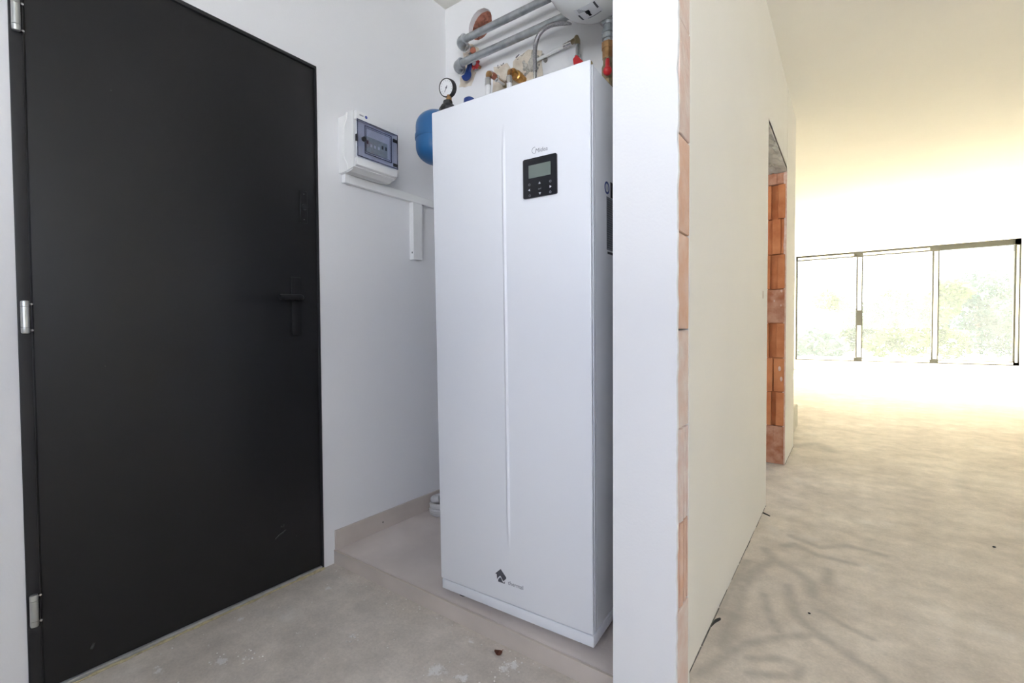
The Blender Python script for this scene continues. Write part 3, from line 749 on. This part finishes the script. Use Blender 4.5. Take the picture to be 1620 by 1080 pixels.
for z in (1.74, 1.848): build('lid_hinge', box(new(), BX + .001, BX + .006, 1.402, 1.4275, z - .007, z + .007, .001, 1), 'black_pl', lid)
bm = new(); cyl(bm, (BX, 1.262, 1.899), (BX + .0006, 1.262, 1.899), .0065, n=16); build('blue_dot', bm, 'blue_print', bxr)
bm = text_bm('IP65', .008, (BX + .0002, 1.232, 1.8955), (0, 1, 0), (0, 0, 1), (1, 0, 0)) if False else new()
for k in range(5): box(bm, BX - .0002, BX + .0004, 1.229 + k * .004, 1.2315 + k * .004, 1.8955, 1.9015)
build('printed_mark', bm, 'print_l', bxr, smooth=0)

tk = empty('cable_trunking', (A, 1.5, 1.64), 'white cable trunking running along the wall under the fuse box', 'trunking')
build('trunk_base', box(new(), A, A + .014, 1.229, YB, 1.6415, 1.676, .001, 1), 'pvc', tk, smooth=0)
build('trunk_lid', box(new(), A + .014, A + .026, 1.229, YB, 1.640, 1.6775, .002, 1), 'pvc', tk)
build('joint_sleeve', box(new(), A, A + .0275, 1.250, 1.275, 1.639, 1.6785, .001, 1), 'pvc', tk)
td = empty('cable_trunking', (A, 1.643, 1.355), 'short white trunking drop hanging below the long trunking', 'trunking')
build('trunk_base', box(new(), A, A + .014, 1.614, 1.6725, 1.355, 1.6395, .001, 1), 'pvc', td, smooth=0)
dl = build('trunk_lid', box(new(), A + .014, A + .030, 1.6125, 1.674, 1.355, 1.6395, .002, 1), 'pvc', td)
bm = new(); ball(bm, (A + .020, 1.6125, 1.39), .004, 8, (1, .4, 1.3)); build('knockout', bm, 'dark_bit', dl)

# ================================================================== VESSELS, PIPES AND VALVES
# blue expansion vessel
vc = Vector((-1.543, 1.56, 0)); vr = .092; vz0, vz1 = 1.762, 2.004
ve = empty('expansion_vessel', (vc.x, vc.y, vz0), 'small blue enamelled expansion vessel behind the tall white unit', 'vessel')
bm = new(); hm_ = (vz0 + vz1) / 2; prof = [(0, vz0)] + [(vr * math.sin(t), vz0 + .075 * (1 - math.cos(t))) for t in [math.pi / 2 * i / 8 for i in range(1, 9)]] + [(vr, hm_ - .012)]
lathe(bm, prof + [(0, hm_ - .012)], (vc.x, vc.y, 0), n=36); build('lower_shell', bm, 'blue', ve)
bm = new(); prof = [(0, vz1)] + [(vr * math.sin(t), vz1 - .075 * (1 - math.cos(t))) for t in [math.pi / 2 * i / 8 for i in range(1, 9)]] + [(vr, hm_ + .008), (0, hm_ + .008)]
lathe(bm, prof, (vc.x, vc.y, 0), n=36); build('upper_shell', bm, 'blue', ve)
bm = new(); lathe(bm, [(0, hm_ - .012), (vr + .003, hm_ - .012), (vr + .004, hm_ - .002), (vr + .003, hm_ + .008), (0, hm_ + .008)], (vc.x, vc.y, 0), n=36); build('seam', bm, 'blue', ve)
bm = new(); tube(bm, [(vc.x, vc.y, vz0 + .004), (vc.x, vc.y, 1.70)], .013, 12); build('stub_pipe', bm, 'chrome', ve)
bm = new(); box(bm, -1.53, -1.47, YB - .004, YB, 1.80, 1.90, .001, 1); box(bm, -1.51, -1.49, vc.y + vr * .85, YB - .003, 1.845, 1.85); build('wall_bracket', bm, 'galv', ve)

# pressure gauge on a black valve body
UTOP = o + ez * UH
gx, gy = -1.405, 1.50
pg = empty('pressure_gauge', (gx, gy, 1.488), 'round white pressure gauge with black rim above the tall white unit', 'gauge')
gc = Vector((gx - .005, gy, 2.044)); gd = Vector((-.05, -1.0, 0.02)).normalized(); gd = (Vector((0.15, -1, -.25))).normalized()
bm = new(); lathe(bm, [(0, -.014), (.034, -.014), (.038, -.010), (.038, .012), (.036, .015), (.0335, .0155), (.0335, .011), (0, .011)], gc, gd, 36); gb = build('gauge_case', bm, 'black_pl', pg)
bm = new(); lathe(bm, [(0, .011), (.0335, .011), (.0335, .012), (0, .012)], gc, gd, 36); dlp = build('dial', bm, 'dial', gb)
gu = (Vector((0, 0, 1)) - gd * gd.z).normalized(); gr = gd.cross(gu)
bm = new(); p0 = gc + gd * .013; cyl(bm, p0 + (gu * -.8 - gr * -.6) * .020, p0 + (gu * .8 - gr * .6) * .009, .0009, .0016, 8); cyl(bm, p0 - gd * .0005, p0 + gd * .001, .0035, n=12); build('needle', bm, 'print', gb)
bm = new()
for k in range(13):
    a = math.radians(-135 + 270 * k / 12); d = gu * math.cos(a) + gr * math.sin(a); cyl(bm, p0 - gd * .0008 + d * .0245, p0 - gd * .0008 + d * .029, .0005, n=5)
build('scale_mark', bm, 'print', gb)
bm = new(); cyl(bm, (gx, gy, 1.988), (gx, gy, 2.012), .0085, n=14); cyl(bm, (gx, gy, 1.991), (gx, gy, 2.000), .0125, n=6); build('neck', bm, 'brass', pg)
bm = new(); lathe(bm, [(0, 1.925), (.020, 1.925), (.036, 1.935), (.038, 1.955), (.030, 1.968), (.021, 1.974), (.020, 1.988), (0, 1.988)], (gx - .006, gy, 0), n=10); build('valve_body', bm, 'black_pl', pg, smooth=20)
bm = new(); tube(bm, [(gx - .006, gy, 1.926), (gx - .006, gy, 1.52), (gx + .01, gy, 1.50), (-1.182, gy, 1.50)], .012, 12); build('riser_pipe', bm, 'brass', pg)
# blue valve cap
bc = empty('drain_valve', (-1.29, 1.50, 1.63), 'blue capped valve just behind the unit top edge near the gauge', 'valve')
bm = new(); lathe(bm, [(0, 1.935), (.022, 1.935), (.0235, 1.945), (.022, 1.962), (.014, 1.968), (0, 1.969)], (-1.29, 1.50, 0), n=20); build('cap', bm, 'blue_h', bc)
bm = new(); tube(bm, [(-1.29, 1.50, 1.936), (-1.29, 1.50, 1.65), (-1.28, 1.50, 1.64), (-1.182, 1.50, 1.64)], .010, 12); build('riser_pipe', bm, 'brass', bc)

# two galvanised pipes along the rear wall
PYp = YB - .10
def long_pipe(x0, z, label, right=-.56):
    e = empty('galvanised_pipe', (x0, PYp, z), label, 'pipe', 'galvanised pipes along the niche wall')
    r = .0172
    bm = new(); tube(bm, [(x0 + .032, PYp, z), (right, PYp, z)], r, 18); build('straight_pipe', bm, 'galv', e)
    bm = new(); R = .032
    pts = [(x0 + .04, PYp, z)] + arc((x0 + R - .0, PYp + R, z), (0, -1, 0), (-1, 0, 0), R, 0, math.pi / 2, 8) + [(x0, PYp + .045, z)]
    tube(bm, pts, .0225, 18); build('elbow', bm, 'galv', e)
    bm = new(); lathe(bm, [(0, 0), (.0245, 0), (.026, .003), (.026, .010), (.0245, .013), (0, .013)], (x0 + .034, PYp, z), (1, 0, 0), 20); build('elbow_collar', bm, 'galv', e)
    bm = new(); lathe(bm, [(0, 0), (.0235, 0), (.025, .004), (.0205, .009), (.0205, .016), (.0245, .018), (.0245, .026), (.020, .029), (.020, .040), (0, .040)], (x0, PYp + .036, z), (0, 1, 0), 10); build('threaded_nipple', bm, 'chrome', e, smooth=15)
    bm = new(); cyl(bm, (x0, PYp + .06, z), (x0, YB + .001, z), .017); build('wall_stub', bm, 'galv', e)
    return e
gp1 = long_pipe(-1.605, 2.449, 'upper grey galvanised pipe passing in front of the drilled hole')
gp2 = long_pipe(-1.628, 2.339, 'lower grey galvanised pipe with a blue and red valve at its elbow')
# rusty fitting by the upper stub and the blue/red valve at the lower one
bm = new(); lathe(bm, [(0, 0), (.014, 0), (.016, .004), (.016, .010), (.013, .013), (0, .013)], (-1.565, YB - .030, 2.425), (.3, -1, -.15), 8); build('union_nut', bm, 'rust', gp1, smooth=15)
vv = gp2
bm = new(); lathe(bm, [(0, -.004), (.025, -.004), (.028, 0), (.028, .007), (.025, .011), (0, .011)], (-1.612, YB - .030, 2.318), (.15, -1, -.1), 18); build('blue_ring', bm, 'blue_h', vv)
bm = new(); prism(bm, [(-1.590, YB - .060, 2.325), (-1.574, YB - .060, 2.365), (-1.560, YB - .060, 2.372), (-1.562, YB - .060, 2.345), (-1.575, YB - .060, 2.312)], (0, .014, 0)); build('blue_wing', bm, 'blue_h', vv, smooth=0)
bm = new(); n_ = 7; pts = []
for k in range(n_ * 2):
    a = math.pi * k / n_; r = .026 if k % 2 else .017; pts.append((-1.548 + r * math.cos(a), YB - .045, 2.350 + r * math.sin(a)))
prism(bm, pts, (0, .016, 0)); build('red_handwheel', bm, 'red_h', vv, smooth=0)
bm = new(); cyl(bm, (-1.548, YB - .03, 2.350), (-1.548, YB, 2.350), .009); build('stem', bm, 'brass', vv)
bm = new(); cyl(bm, (-1.548, YB - .048, 2.350), (-1.548, YB - .045, 2.350), .011, n=14); build('hub_cap', bm, 'paper', vv)

# copper/brass wall fittings feeding white plastic risers
def riser(x, ye, ze, label, elbow_m, run_m, brassy):
    e = empty('supply_riser', (x, ye, 1.39 - (x + 1.354) * 2), label, 'pipe', 'supply risers behind the unit')
    bm = new(); tube(bm, [(x, ye, ze - .055), (x, ye, 1.42 - (x + 1.354) * 2), (x + .012, ye, 1.40 - (x + 1.354) * 2), (-1.186, ye, 1.40 - (x + 1.354) * 2)], .0125, 14); build('white_riser', bm, 'pvc', e)
    bm = new(); lathe(bm, [(0, 0), (.0145, 0), (.0145, .010), (.0135, .012), (.0135, .030), (.0125, .034), (0, .034)], (x, ye, ze - .062), (0, 0, 1), 16); build('press_sleeve', bm, 'chrome', e)
    bm = new(); R = .014; tube(bm, [(x, ye, ze - .03)] + arc((x, ye + R, ze - R), (0, -1, 0), (0, 0, 1), R, 0, math.pi / 2, 6) + [(x, ye + .03, ze)], .0105, 14); build('elbow', bm, elbow_m, e)
    L_ = YB - ye
    if brassy:
        bm = new(); lathe(bm, [(0, .018), (.017, .018), (.020, .024), (.020, .040), (.017, .044), (.017, .050), (.024, .054), (.024, .085), (.021, .092), (.021, L_), (0, L_)], (x, ye, ze), (0, 1, 0), 10); build('brass_coupling', bm, run_m, e, smooth=15)
    else:
        bm = new(); lathe(bm, [(0, .018), (.014, .018), (.014, .050), (.0115, .052), (.0115, .062), (.016, .064), (.016, .072), (.0115, .074), (.0115, L_ - .05), (0, L_ - .05)], (x, ye, ze), (0, 1, 0), 14); build('press_coupling', bm, 'chrome', e, smooth=20)
        bm = new(); lathe(bm, [(0, L_ - .055), (.014, L_ - .055), (.0175, L_ - .048), (.0175, L_ - .006), (.0145, L_), (0, L_)], (x, ye, ze), (0, 1, 0), 8); build('wall_socket', bm, run_m, e, smooth=15)
        bm = new(); cyl(bm, (x, ye + .02, ze + .0), (x, ye + .05, ze), .0148, n=14); build('copper_band', bm, 'rust', e)
    return e
riser(-1.354, 1.708, 2.186, 'white riser with copper elbow and press coupling into the wall', 'brass', 'brass_d', False)
riser(-1.279, 1.772, 2.199, 'white riser with fat yellow brass coupling into the wall', 'brass', 'brass_y', True)

# braided hose curving up to the white tank
hx = -1.114; HY = 1.735
hs = empty('braided_hose', (hx, HY, 1.745), 'grey braided flexible hose curving up behind the white tank', 'hose')
bm = new(); ctrl = [(hx, 2.12), (hx, 2.15), (hx - .0015, 2.186), (hx + .002, 2.233), (hx + .015, 2.266), (hx + .041, 2.286), (hx + .0755, 2.2905), (hx + .1125, 2.284), (hx + .146, 2.273), (hx + .178, 2.259)]
def catmull(pts, n=6):
    out = []
    for i in range(len(pts) - 1):
        p0 = pts[max(i - 1, 0)]; p1 = pts[i]; p2 = pts[i + 1]; p3 = pts[min(i + 2, len(pts) - 1)]
        for k in range(n):
            t = k / n; out.append(tuple(.5 * ((2 * b_) + (-a_ + c_) * t + (2 * a_ - 5 * b_ + 4 * c_ - d_) * t * t + (-a_ + 3 * b_ - 3 * c_ + d_) * t ** 3) for a_, b_, c_, d_ in zip(p0, p1, p2, p3)))
    return out + [pts[-1]]
tube(bm, [(x, HY, z) for x, z in catmull(ctrl)], .0095, 12, [.0095] * 48 + [.0095 - .0011 * k for k in range(7)]); build('braid', bm, 'steel', hs)
bm = new(); lathe(bm, [(0, 2.03), (.0085, 2.03), (.0085, 2.075), (.0100, 2.077), (.0100, 2.085), (.0082, 2.087), (.0082, 2.13), (0, 2.13)], (hx, HY, 0), n=14); build('crimp_sleeve', bm, 'chrome', hs)
bm = new(); tube(bm, [(hx, HY, 1.725), (hx, HY, 2.04)], .009, 12); build('riser_pipe', bm, 'chrome', hs)
bm = new(); lathe(bm, [(0, 0), (.013, 0), (.013, .018), (.010, .022), (.010, .15), (0, .15)], (hx + .012, HY, 2.03), (0, 1, 0), 8); build('wall_tee', bm, 'brass_d', hs, smooth=15)

# thin pipe on the wall to the red-handled valve
tp = empty('thin_supply_pipe', (-.965, YB - .02, 1.745), 'thin white pipe along the wall ending in a small red handled valve', 'pipe')
zz = 2.262
bm = new(); tube(bm, [(-1.205, YB - .016, zz - .004), (-1.03, YB - .03, zz + .002)], .0075, 12); build('wall_pipe', bm, 'pvc2', tp)
bm = new(); lathe(bm, [(0, 0), (.0105, 0), (.0105, .012), (.0095, .014), (.0095, .022), (.0115, .024), (.0115, .040), (.009, .044), (0, .044)], (-1.040, YB - .029, zz + .0015), Vector((.175, -.014, .006)), 14); build('press_coupling', bm, 'chrome', tp, smooth=20)
vx, vy = -.960, YB - .05
bm = new(); tube(bm, [(-1.0, YB - .032, zz + .003), (-.972, YB - .04, zz + .004)] + [(vx - .006, vy, zz + .003), (vx, vy, zz - .012), (vx, vy, zz - .03)], .0105, 12); build('elbow', bm, 'brass_d', tp)
bm = new(); lathe(bm, [(0, 2.165), (.010, 2.165), (.010, 2.178), (.0145, 2.180), (.0145, 2.186), (.010, 2.188), (.010, 2.240), (0, 2.240)], (vx, vy, 0), n=14); build('nickel_tail', bm, 'chrome', tp, smooth=20)
bm = new(); lathe(bm, [(0, 2.07), (.013, 2.07), (.016, 2.08), (.016, 2.130), (.012, 2.145), (.012, 2.168), (0, 2.168)], (vx, vy, 0), n=8); build('valve_body', bm, 'brass_y', tp, smooth=15)
bm = new(); prism(bm, [(vx - .012, vy - .022, 2.165), (vx + .004, vy - .022, 2.178), (vx + .046, vy - .022, 2.128), (vx + .042, vy - .022, 2.112), (vx - .006, vy - .022, 2.120)], (0, .012, 0)); build('red_lever', bm, 'red_h', tp, smooth=0)
bm = new(); tube(bm, [(vx, vy, 1.725), (vx, vy, 2.075)], .010, 12); build('riser_pipe', bm, 'chrome', tp)

# white tank on the rear wall
TX, TY, TZ, TR = -.755, 1.56, 2.309, .178
tank = empty('white_tank', (TX, TY, TZ - TR), 'round white enamelled tank with a sticker, under the ceiling', 'tank')
bm = new(); prof = [(TR * math.sin(math.pi * .5 * i / 14) if i else 0, TZ - TR * math.cos(math.pi * .5 * i / 14)) for i in range(15)]
prof += [(TR, TZ + .10)] + [(TR * math.cos(math.pi * .5 * i / 10) if i < 10 else 0, TZ + .10 + TR * math.sin(math.pi * .5 * i / 10)) for i in range(1, 11)]
lathe(bm, prof, (TX, TY, 0), n=56); build('shell', bm, 'tank', tank)
bm = new(); box(bm, TX - .03, TX + .03, YB - .006, YB, TZ + .20, TZ + .30, .001, 1); box(bm, TX - .02, TX + .02, TY + TR * .55, YB - .005, TZ + .23, TZ + .24); build('wall_bracket', bm, 'galv', tank)
def on_tank(dirs, lift):
    return [Vector((TX, TY, TZ)) + Vector(d).normalized() * (TR + lift) for d in dirs]
view = (Vector((0, 0, 1)) - Vector((TX, TY, TZ))).normalized()
# sticker: a curved patch on the lower front of the shell
hA, hB = Vector((-.236, -.03, -.971)), Vector((.135, -.075, -.988))
sd = Vector((-.045, -.11, -.99)).normalized(); sr = (hB - hA); sr = (sr - sd * sr.dot(sd)).normalized(); su = sr.cross(sd) if (sr.cross(sd)).y < 0 else sd.cross(sr)
def sticker(u0, u1, v0, v1, lift, n=10, th=.0006):
    bm = new(); g = []
    for i in range(n + 1):
        row = []
        for j in range(n + 1):
            a = u0 + (u1 - u0) * i / n; c = v0 + (v1 - v0) * j / n
            row.append(bm.verts.new(Vector((TX, TY, TZ)) + (sd + sr * a + su * c).normalized() * (TR + lift)))
        g.append(row)
    for i in range(n):
        for j in range(n): bm.faces.new((g[i][j], g[i + 1][j], g[i + 1][j + 1], g[i][j + 1]))
    r = bmesh.ops.extrude_face_region(bm, geom=list(bm.faces))
    for v in [q for q in r['geom'] if isinstance(q, bmesh.types.BMVert)]: v.co += (v.co - Vector((TX, TY, TZ))).normalized() * th
    return bm
stt = build('sticker', sticker(-.26, .26, -.17, .17, .0002), 'paper', tank)
build('sticker_bar', sticker(-.24, -.20, -.15, .02, .001), 'print', stt); build('sticker_bar', sticker(.20, .24, -.02, .15, .001), 'print', stt)
build('sticker_line', sticker(-.10, .22, -.155, -.14, .001), 'print_l', stt)
for k in range(4): build('sticker_text', sticker(-.18, -.02 - .03 * k, .07 + .025 * k, .08 + .025 * k, .001, 6), 'label_g', stt)
build('sticker_symbol', sticker(-.045, .045, -.02, .06, .001), 'panel', stt); build('sticker_symbol', sticker(-.028, .028, -.10, -.02, .001), 'panel', stt)
# galvanised drop with brass valve under the tank
dx, dy = -.738, 1.655
dr = empty('tank_drop_pipe', (dx, dy, 1.74), 'galvanised drop from the white tank with brass valve and red ball handle', 'pipe')
zs_ = TZ - math.sqrt(max(0, TR ** 2 - (dx - TX) ** 2 - (dy - TY) ** 2))
bm = new(); lathe(bm, [(0, zs_ + .02), (.030, zs_ + .02), (.030, zs_ - .012), (.024, zs_ - .016), (.020, zs_ - .0235), (0, zs_ - .0235)][::-1], (dx, dy, 0), n=16); build('outlet_socket', bm, 'galv', tank, smooth=20)
bm = new(); lathe(bm, [(0, zs_ - .024), (.019, zs_ - .024), (.019, 2.118), (.023, 2.116), (.023, 2.106), (.019, 2.104), (.019, 2.098), (.023, 2.096), (.023, 2.084), (.0185, 2.082), (.0185, 2.068), (0, 2.068)][::-1], (dx, dy, 0), n=16); build('threaded_pipe', bm, 'galv', dr, smooth=20)
bm = new(); lathe(bm, [(0, 2.012), (.021, 2.012), (.022, 2.018), (.022, 2.046), (.0245, 2.048), (.0245, 2.070), (0, 2.070)], (dx, dy, 0), n=10); build('brass_union', bm, 'brass', dr, smooth=15)
bm = new(); lathe(bm, [(0, 1.74), (.019, 1.74), (.019, 1.92), (.024, 1.93), (.024, 1.98), (.019, 1.99), (.019, 2.013), (0, 2.013)], (dx, dy, 0), n=14); build('valve_body', bm, 'brass_d', dr, smooth=20)
bm = new(); cyl(bm, (-.728, dy - .028, 1.992), (-.720, dy - .046, 1.952), .0085, n=12); build('handle_neck', bm, 'red_h', dr)
bm = new(); ball(bm, (-.7165, 1.600, 1.9375), .0165, 16); build('ball_handle', bm, 'red_h', dr)

# ================================================================== SMALL THINGS ON THE FLOOR
# coil of white ribbed hose on the plinth, behind the unit
co = empty('hose_coil', (-1.697, 1.715, ZP), 'small white ribbed plastic hose end standing on the plinth by the skirting', 'hose')
bm = new(); lathe(bm, [(0, 0), (.042, 0), (.047, .004), (.047, .008), (.040, .012), (.040, .016), (.052, .020), (.054, .030), (.050, .036), (.046, .038), (.050, .041), (.051, .058), (.047, .063), (.036, .065), (.034, .062), (.034, .03), (0, .03)], (-1.697, 1.715, ZP), n=30); build('ribbed_collar', bm, 'hose_w', co, smooth=30)
bm = new(); tube(bm, arc((-1.692, 1.712, ZP + .085), (1, 0, .25), (0, 1, 0), .032, -.3, 5.4, 24), .017, 10); build('hose_ring', bm, 'hose_w', co)
# dry leaf
bm = new(); ring_ = []
lc = Vector((-.868, 1.126)); rng = random.Random(2)
for k in range(16):
    a = 2 * math.pi * k / 16; r = .0125 * (1 + rng.uniform(-.16, .12)); ring_.append((lc.x + r * math.cos(a), lc.y + r * math.sin(a) * .9, .004 + .006 * (.5 + .5 * math.sin(2 * a + .6))))
cv_ = bm.verts.new((lc.x, lc.y, .002)); vs2 = [bm.verts.new(p) for p in ring_]
for k in range(16): bm.faces.new((cv_, vs2[k], vs2[(k + 1) % 16]))
r = bmesh.ops.extrude_face_region(bm, geom=list(bm.faces))
for v in [q for q in r['geom'] if isinstance(q, bmesh.types.BMVert)]: v.co.z -= .0012
dl_ = empty('dry_leaf', (lc.x, lc.y, 0), 'curled reddish brown dry leaf on the screed beside the plinth', 'leaf')
build('blade', bm, 'leaf_b', dl_, smooth=0)
bm = new(); tube(bm, [(lc.x, lc.y + .004, .002), (lc.x + .004, lc.y + .014, .004), (lc.x + .006, lc.y + .018, .006)], .0008, 6); build('stalk', bm, 'leaf_b', dl_)
# shred of membrane and a splinter at the foot of the partition
bm = new(); pts = []
prism(bm, [(-.363, 1.64, 0), (-.356, 1.672, 0), (-.345, 1.700, 0), (-.349, 1.706, 0), (-.355, 1.698, 0), (-.361, 1.685, 0), (-.364, 1.655, 0)], (.001, 0, .005))
build('membrane_shred', bm, 'dark_bit', label='dark shred of membrane at the foot of the cream partition', cat='debris', smooth=0)
bm = new(); prism(bm, [(-.364, 2.826, 0), (-.327, 2.800, 0), (-.326, 2.805, 0), (-.362, 2.838, 0)], (0, 0, .004))
build('wood_splinter', bm, 'dark_bit', label='dark thin splinter by the doorway opening in the partition', cat='debris', smooth=0)
for i, (x, y, s, lb) in enumerate(((.55, 2.98, .008, 'tiny dark crumb alone on the open screed'), (-.1, 1.915, .006, 'tiny dark crumb among the dust tracks'))):
    bm = new(); ball(bm, (x, y, s * .45), s * .6, 7, (1.4, 1, .7)); build('dark_crumb', bm, 'dark_bit', label=lb, cat='debris')
# plaster crumbs nobody would count
bm = new(); rng = random.Random(77)
for i in range(130):
    x = rng.uniform(-1.75, -.55) if i < 120 else rng.uniform(-.3, .35)
    y = rng.uniform(.5, 1.155) if i < 120 else rng.uniform(1.35, 2.6)
    if rng.random() < .3 and i < 120: y = 1.16 - abs(rng.gauss(0, .03))
    s = rng.uniform(.0009, .0028); ball(bm, (x, y, s * .5), s, 6, (1, 1, .7))
for x, y, r_ in splashes[:7]:
    for k in range(12):
        s = rng.uniform(.001, .0035); ball(bm, (x + rng.gauss(0, r_ * .7), min(1.16, y + rng.gauss(0, r_ * .6)), s * .4), s, 6, (1, 1, .6))
build('plaster_crumbs', bm, 'crumb', label='white plaster crumbs scattered over the screed', cat='debris', kind='stuff', smooth=0)
# concrete step beyond the end of the partition
b = new(); box(b, -2.0, -.405, 5.05, 5.55, 0, .232, .012, 2)
stp = build('stair_step', b, 'concrete', label='rough grey concrete step past the end of the cream partition', kind='structure', smooth=0)
b = new(); box(b, -2.0, -.72, 5.05, 5.55, .232, .42, .012, 2); build('upper_tread', b, 'concrete', stp, smooth=0)

# ================================================================== OUTSIDE
bm = new(); box(bm, -40, 40, YW + .3, 60, -.25, -.06)
build('ground_garden', bm, 'paving', label='pale sunlit garden ground beyond the window', kind='structure', smooth=0)
bm = new(); box(bm, -40, 40, -40, -1.8, -.25, -.06)  # unseen forecourt, its colour tuned for light bounced into the hall
build('ground_forecourt', bm, 'bounce_ground', label='unseen blue grey forecourt added to bounce light into the entrance', kind='structure', smooth=0)
bm = new(); box(bm, 3.4, 40, -1.8, YW + .3, -.25, -.06)
build('ground_side', bm, 'bounce_ground', label='unseen ground beside the house in the forecourt bounce colour', kind='structure', smooth=0)
def foliage(rng, centres, n, size):
    v = []; f = []
    for i in range(n):
        c, r = rng.choice(centres)
        d = Vector((rng.gauss(0, 1), rng.gauss(0, 1), rng.gauss(0, 1))).normalized() * r * rng.uniform(.55, 1.0)
        p = Vector(c) + Vector((d.x, d.y, d.z * .85)); s = size * rng.uniform(.6, 1.3)
        u = Vector((rng.gauss(0, 1), rng.gauss(0, 1), rng.gauss(0, .6))).normalized(); w = u.orthogonal().normalized()
        w.rotate(Matrix.Rotation(rng.uniform(0, 6.28), 3, u)); k = len(v)
        v += [p - u * s, p + w * s * .42 + u * s * .1, p + u * s, p - w * s * .42 + u * s * .1]; f.append((k, k + 1, k + 2, k + 3))
    return v, f
def tree(name, x, y, h, crown, n, size, m, label, seed, cat='tree', trunk=.07):
    rng = random.Random(seed)
    e = empty(name, (x, y, -.06), label, cat)
    v, f = foliage(rng, [((x + cx, y + cy, cz), r) for cx, cy, cz, r in crown], n, size)
    bm = new(); vs_ = [bm.verts.new(p) for p in v]
    for q in f: bm.faces.new([vs_[i] for i in q])
    me_o = build('foliage', bm, m, e, smooth=0)
    bm = new(); tube(bm, [(x, y, -.07), (x + rng.uniform(-.08, .08), y, h * .4), (x + rng.uniform(-.12, .12), y, h * .8)], trunk, 8, [trunk, trunk * .8, trunk * .4])
    for cx, cy, cz, r in crown[:5]:
        tube(bm, [(x, y, h * .35), (x + cx * .5, y + cy * .5, (h * .4 + cz) / 2), (x + cx, y + cy, cz)], trunk * .35, 6, [trunk * .4, trunk * .3, trunk * .12])
    build('trunk', bm, 'bark', e)
    return e
tree('garden_tree', 2.95, 17.9, 2.6, [(0, 0, 2.05, .65), (.35, .1, 1.5, .75), (-.35, 0, 1.4, .7), (.1, 0, .8, .7), (.5, 0, .7, .6)], 3600, .085, 'leaf2', 'bluish green leafy tree behind the right window pane', 101)
tree('garden_shrub', 1.85, 16.3, 1.6, [(0, 0, 1.5, .5), (-.2, 0, .9, .5), (.25, 0, .6, .5), (.3, 0, 1.9, .4)], 2200, .09, 'leaf1', 'yellow green shrub beside the bluish green tree', 102, 'shrub', .04)
tree('garden_shrub', 1.15, 17.75, 1.3, [(0, 0, .9, .5), (-.4, 0, .5, .45), (.35, 0, .5, .45)], 1700, .085, 'leaf1', 'low yellow green shrub behind the middle window pane', 103, 'shrub', .04)
tree('garden_shrub', .25, 20.4, 1.5, [(0, 0, 1.1, .5), (.3, 0, .6, .5), (-.3, .2, .5, .45)], 1700, .09, 'leaf3', 'mid green shrub behind the middle window pane', 104, 'shrub', .04)
tree('garden_shrub', -.80, 16.9, 1.1, [(0, 0, .6, .5), (-.5, 0, .45, .45), (.4, 0, .4, .4)], 1400, .12, 'leaf2', 'dark spreading shrub behind the left window pane', 105, 'shrub', .04)
tree('garden_tree', -.6, 19.5, 2.3, [(0, 0, 1.95, .42), (.35, 0, 1.8, .32)], 420, .10, 'leaf1', 'thin sparse tree behind the left window pane', 106)
tree('garden_tree', 1.4, 23.0, 2.9, [(0, 0, 1.8, .8), (.9, 0, 1.6, .8), (-.9, 0, 1.4, .7)], 1500, .12, 'leaf3', 'distant pale green tree beyond the low shrubs', 107)
tree('garden_tree', 4.6, 19.5, 2.9, [(0, 0, 2.0, .9), (-.5, 0, 1.2, .9), (.6, 0, 1.1, .9)], 2200, .11, 'leaf3', 'bushy green tree at the right end of the garden', 108)
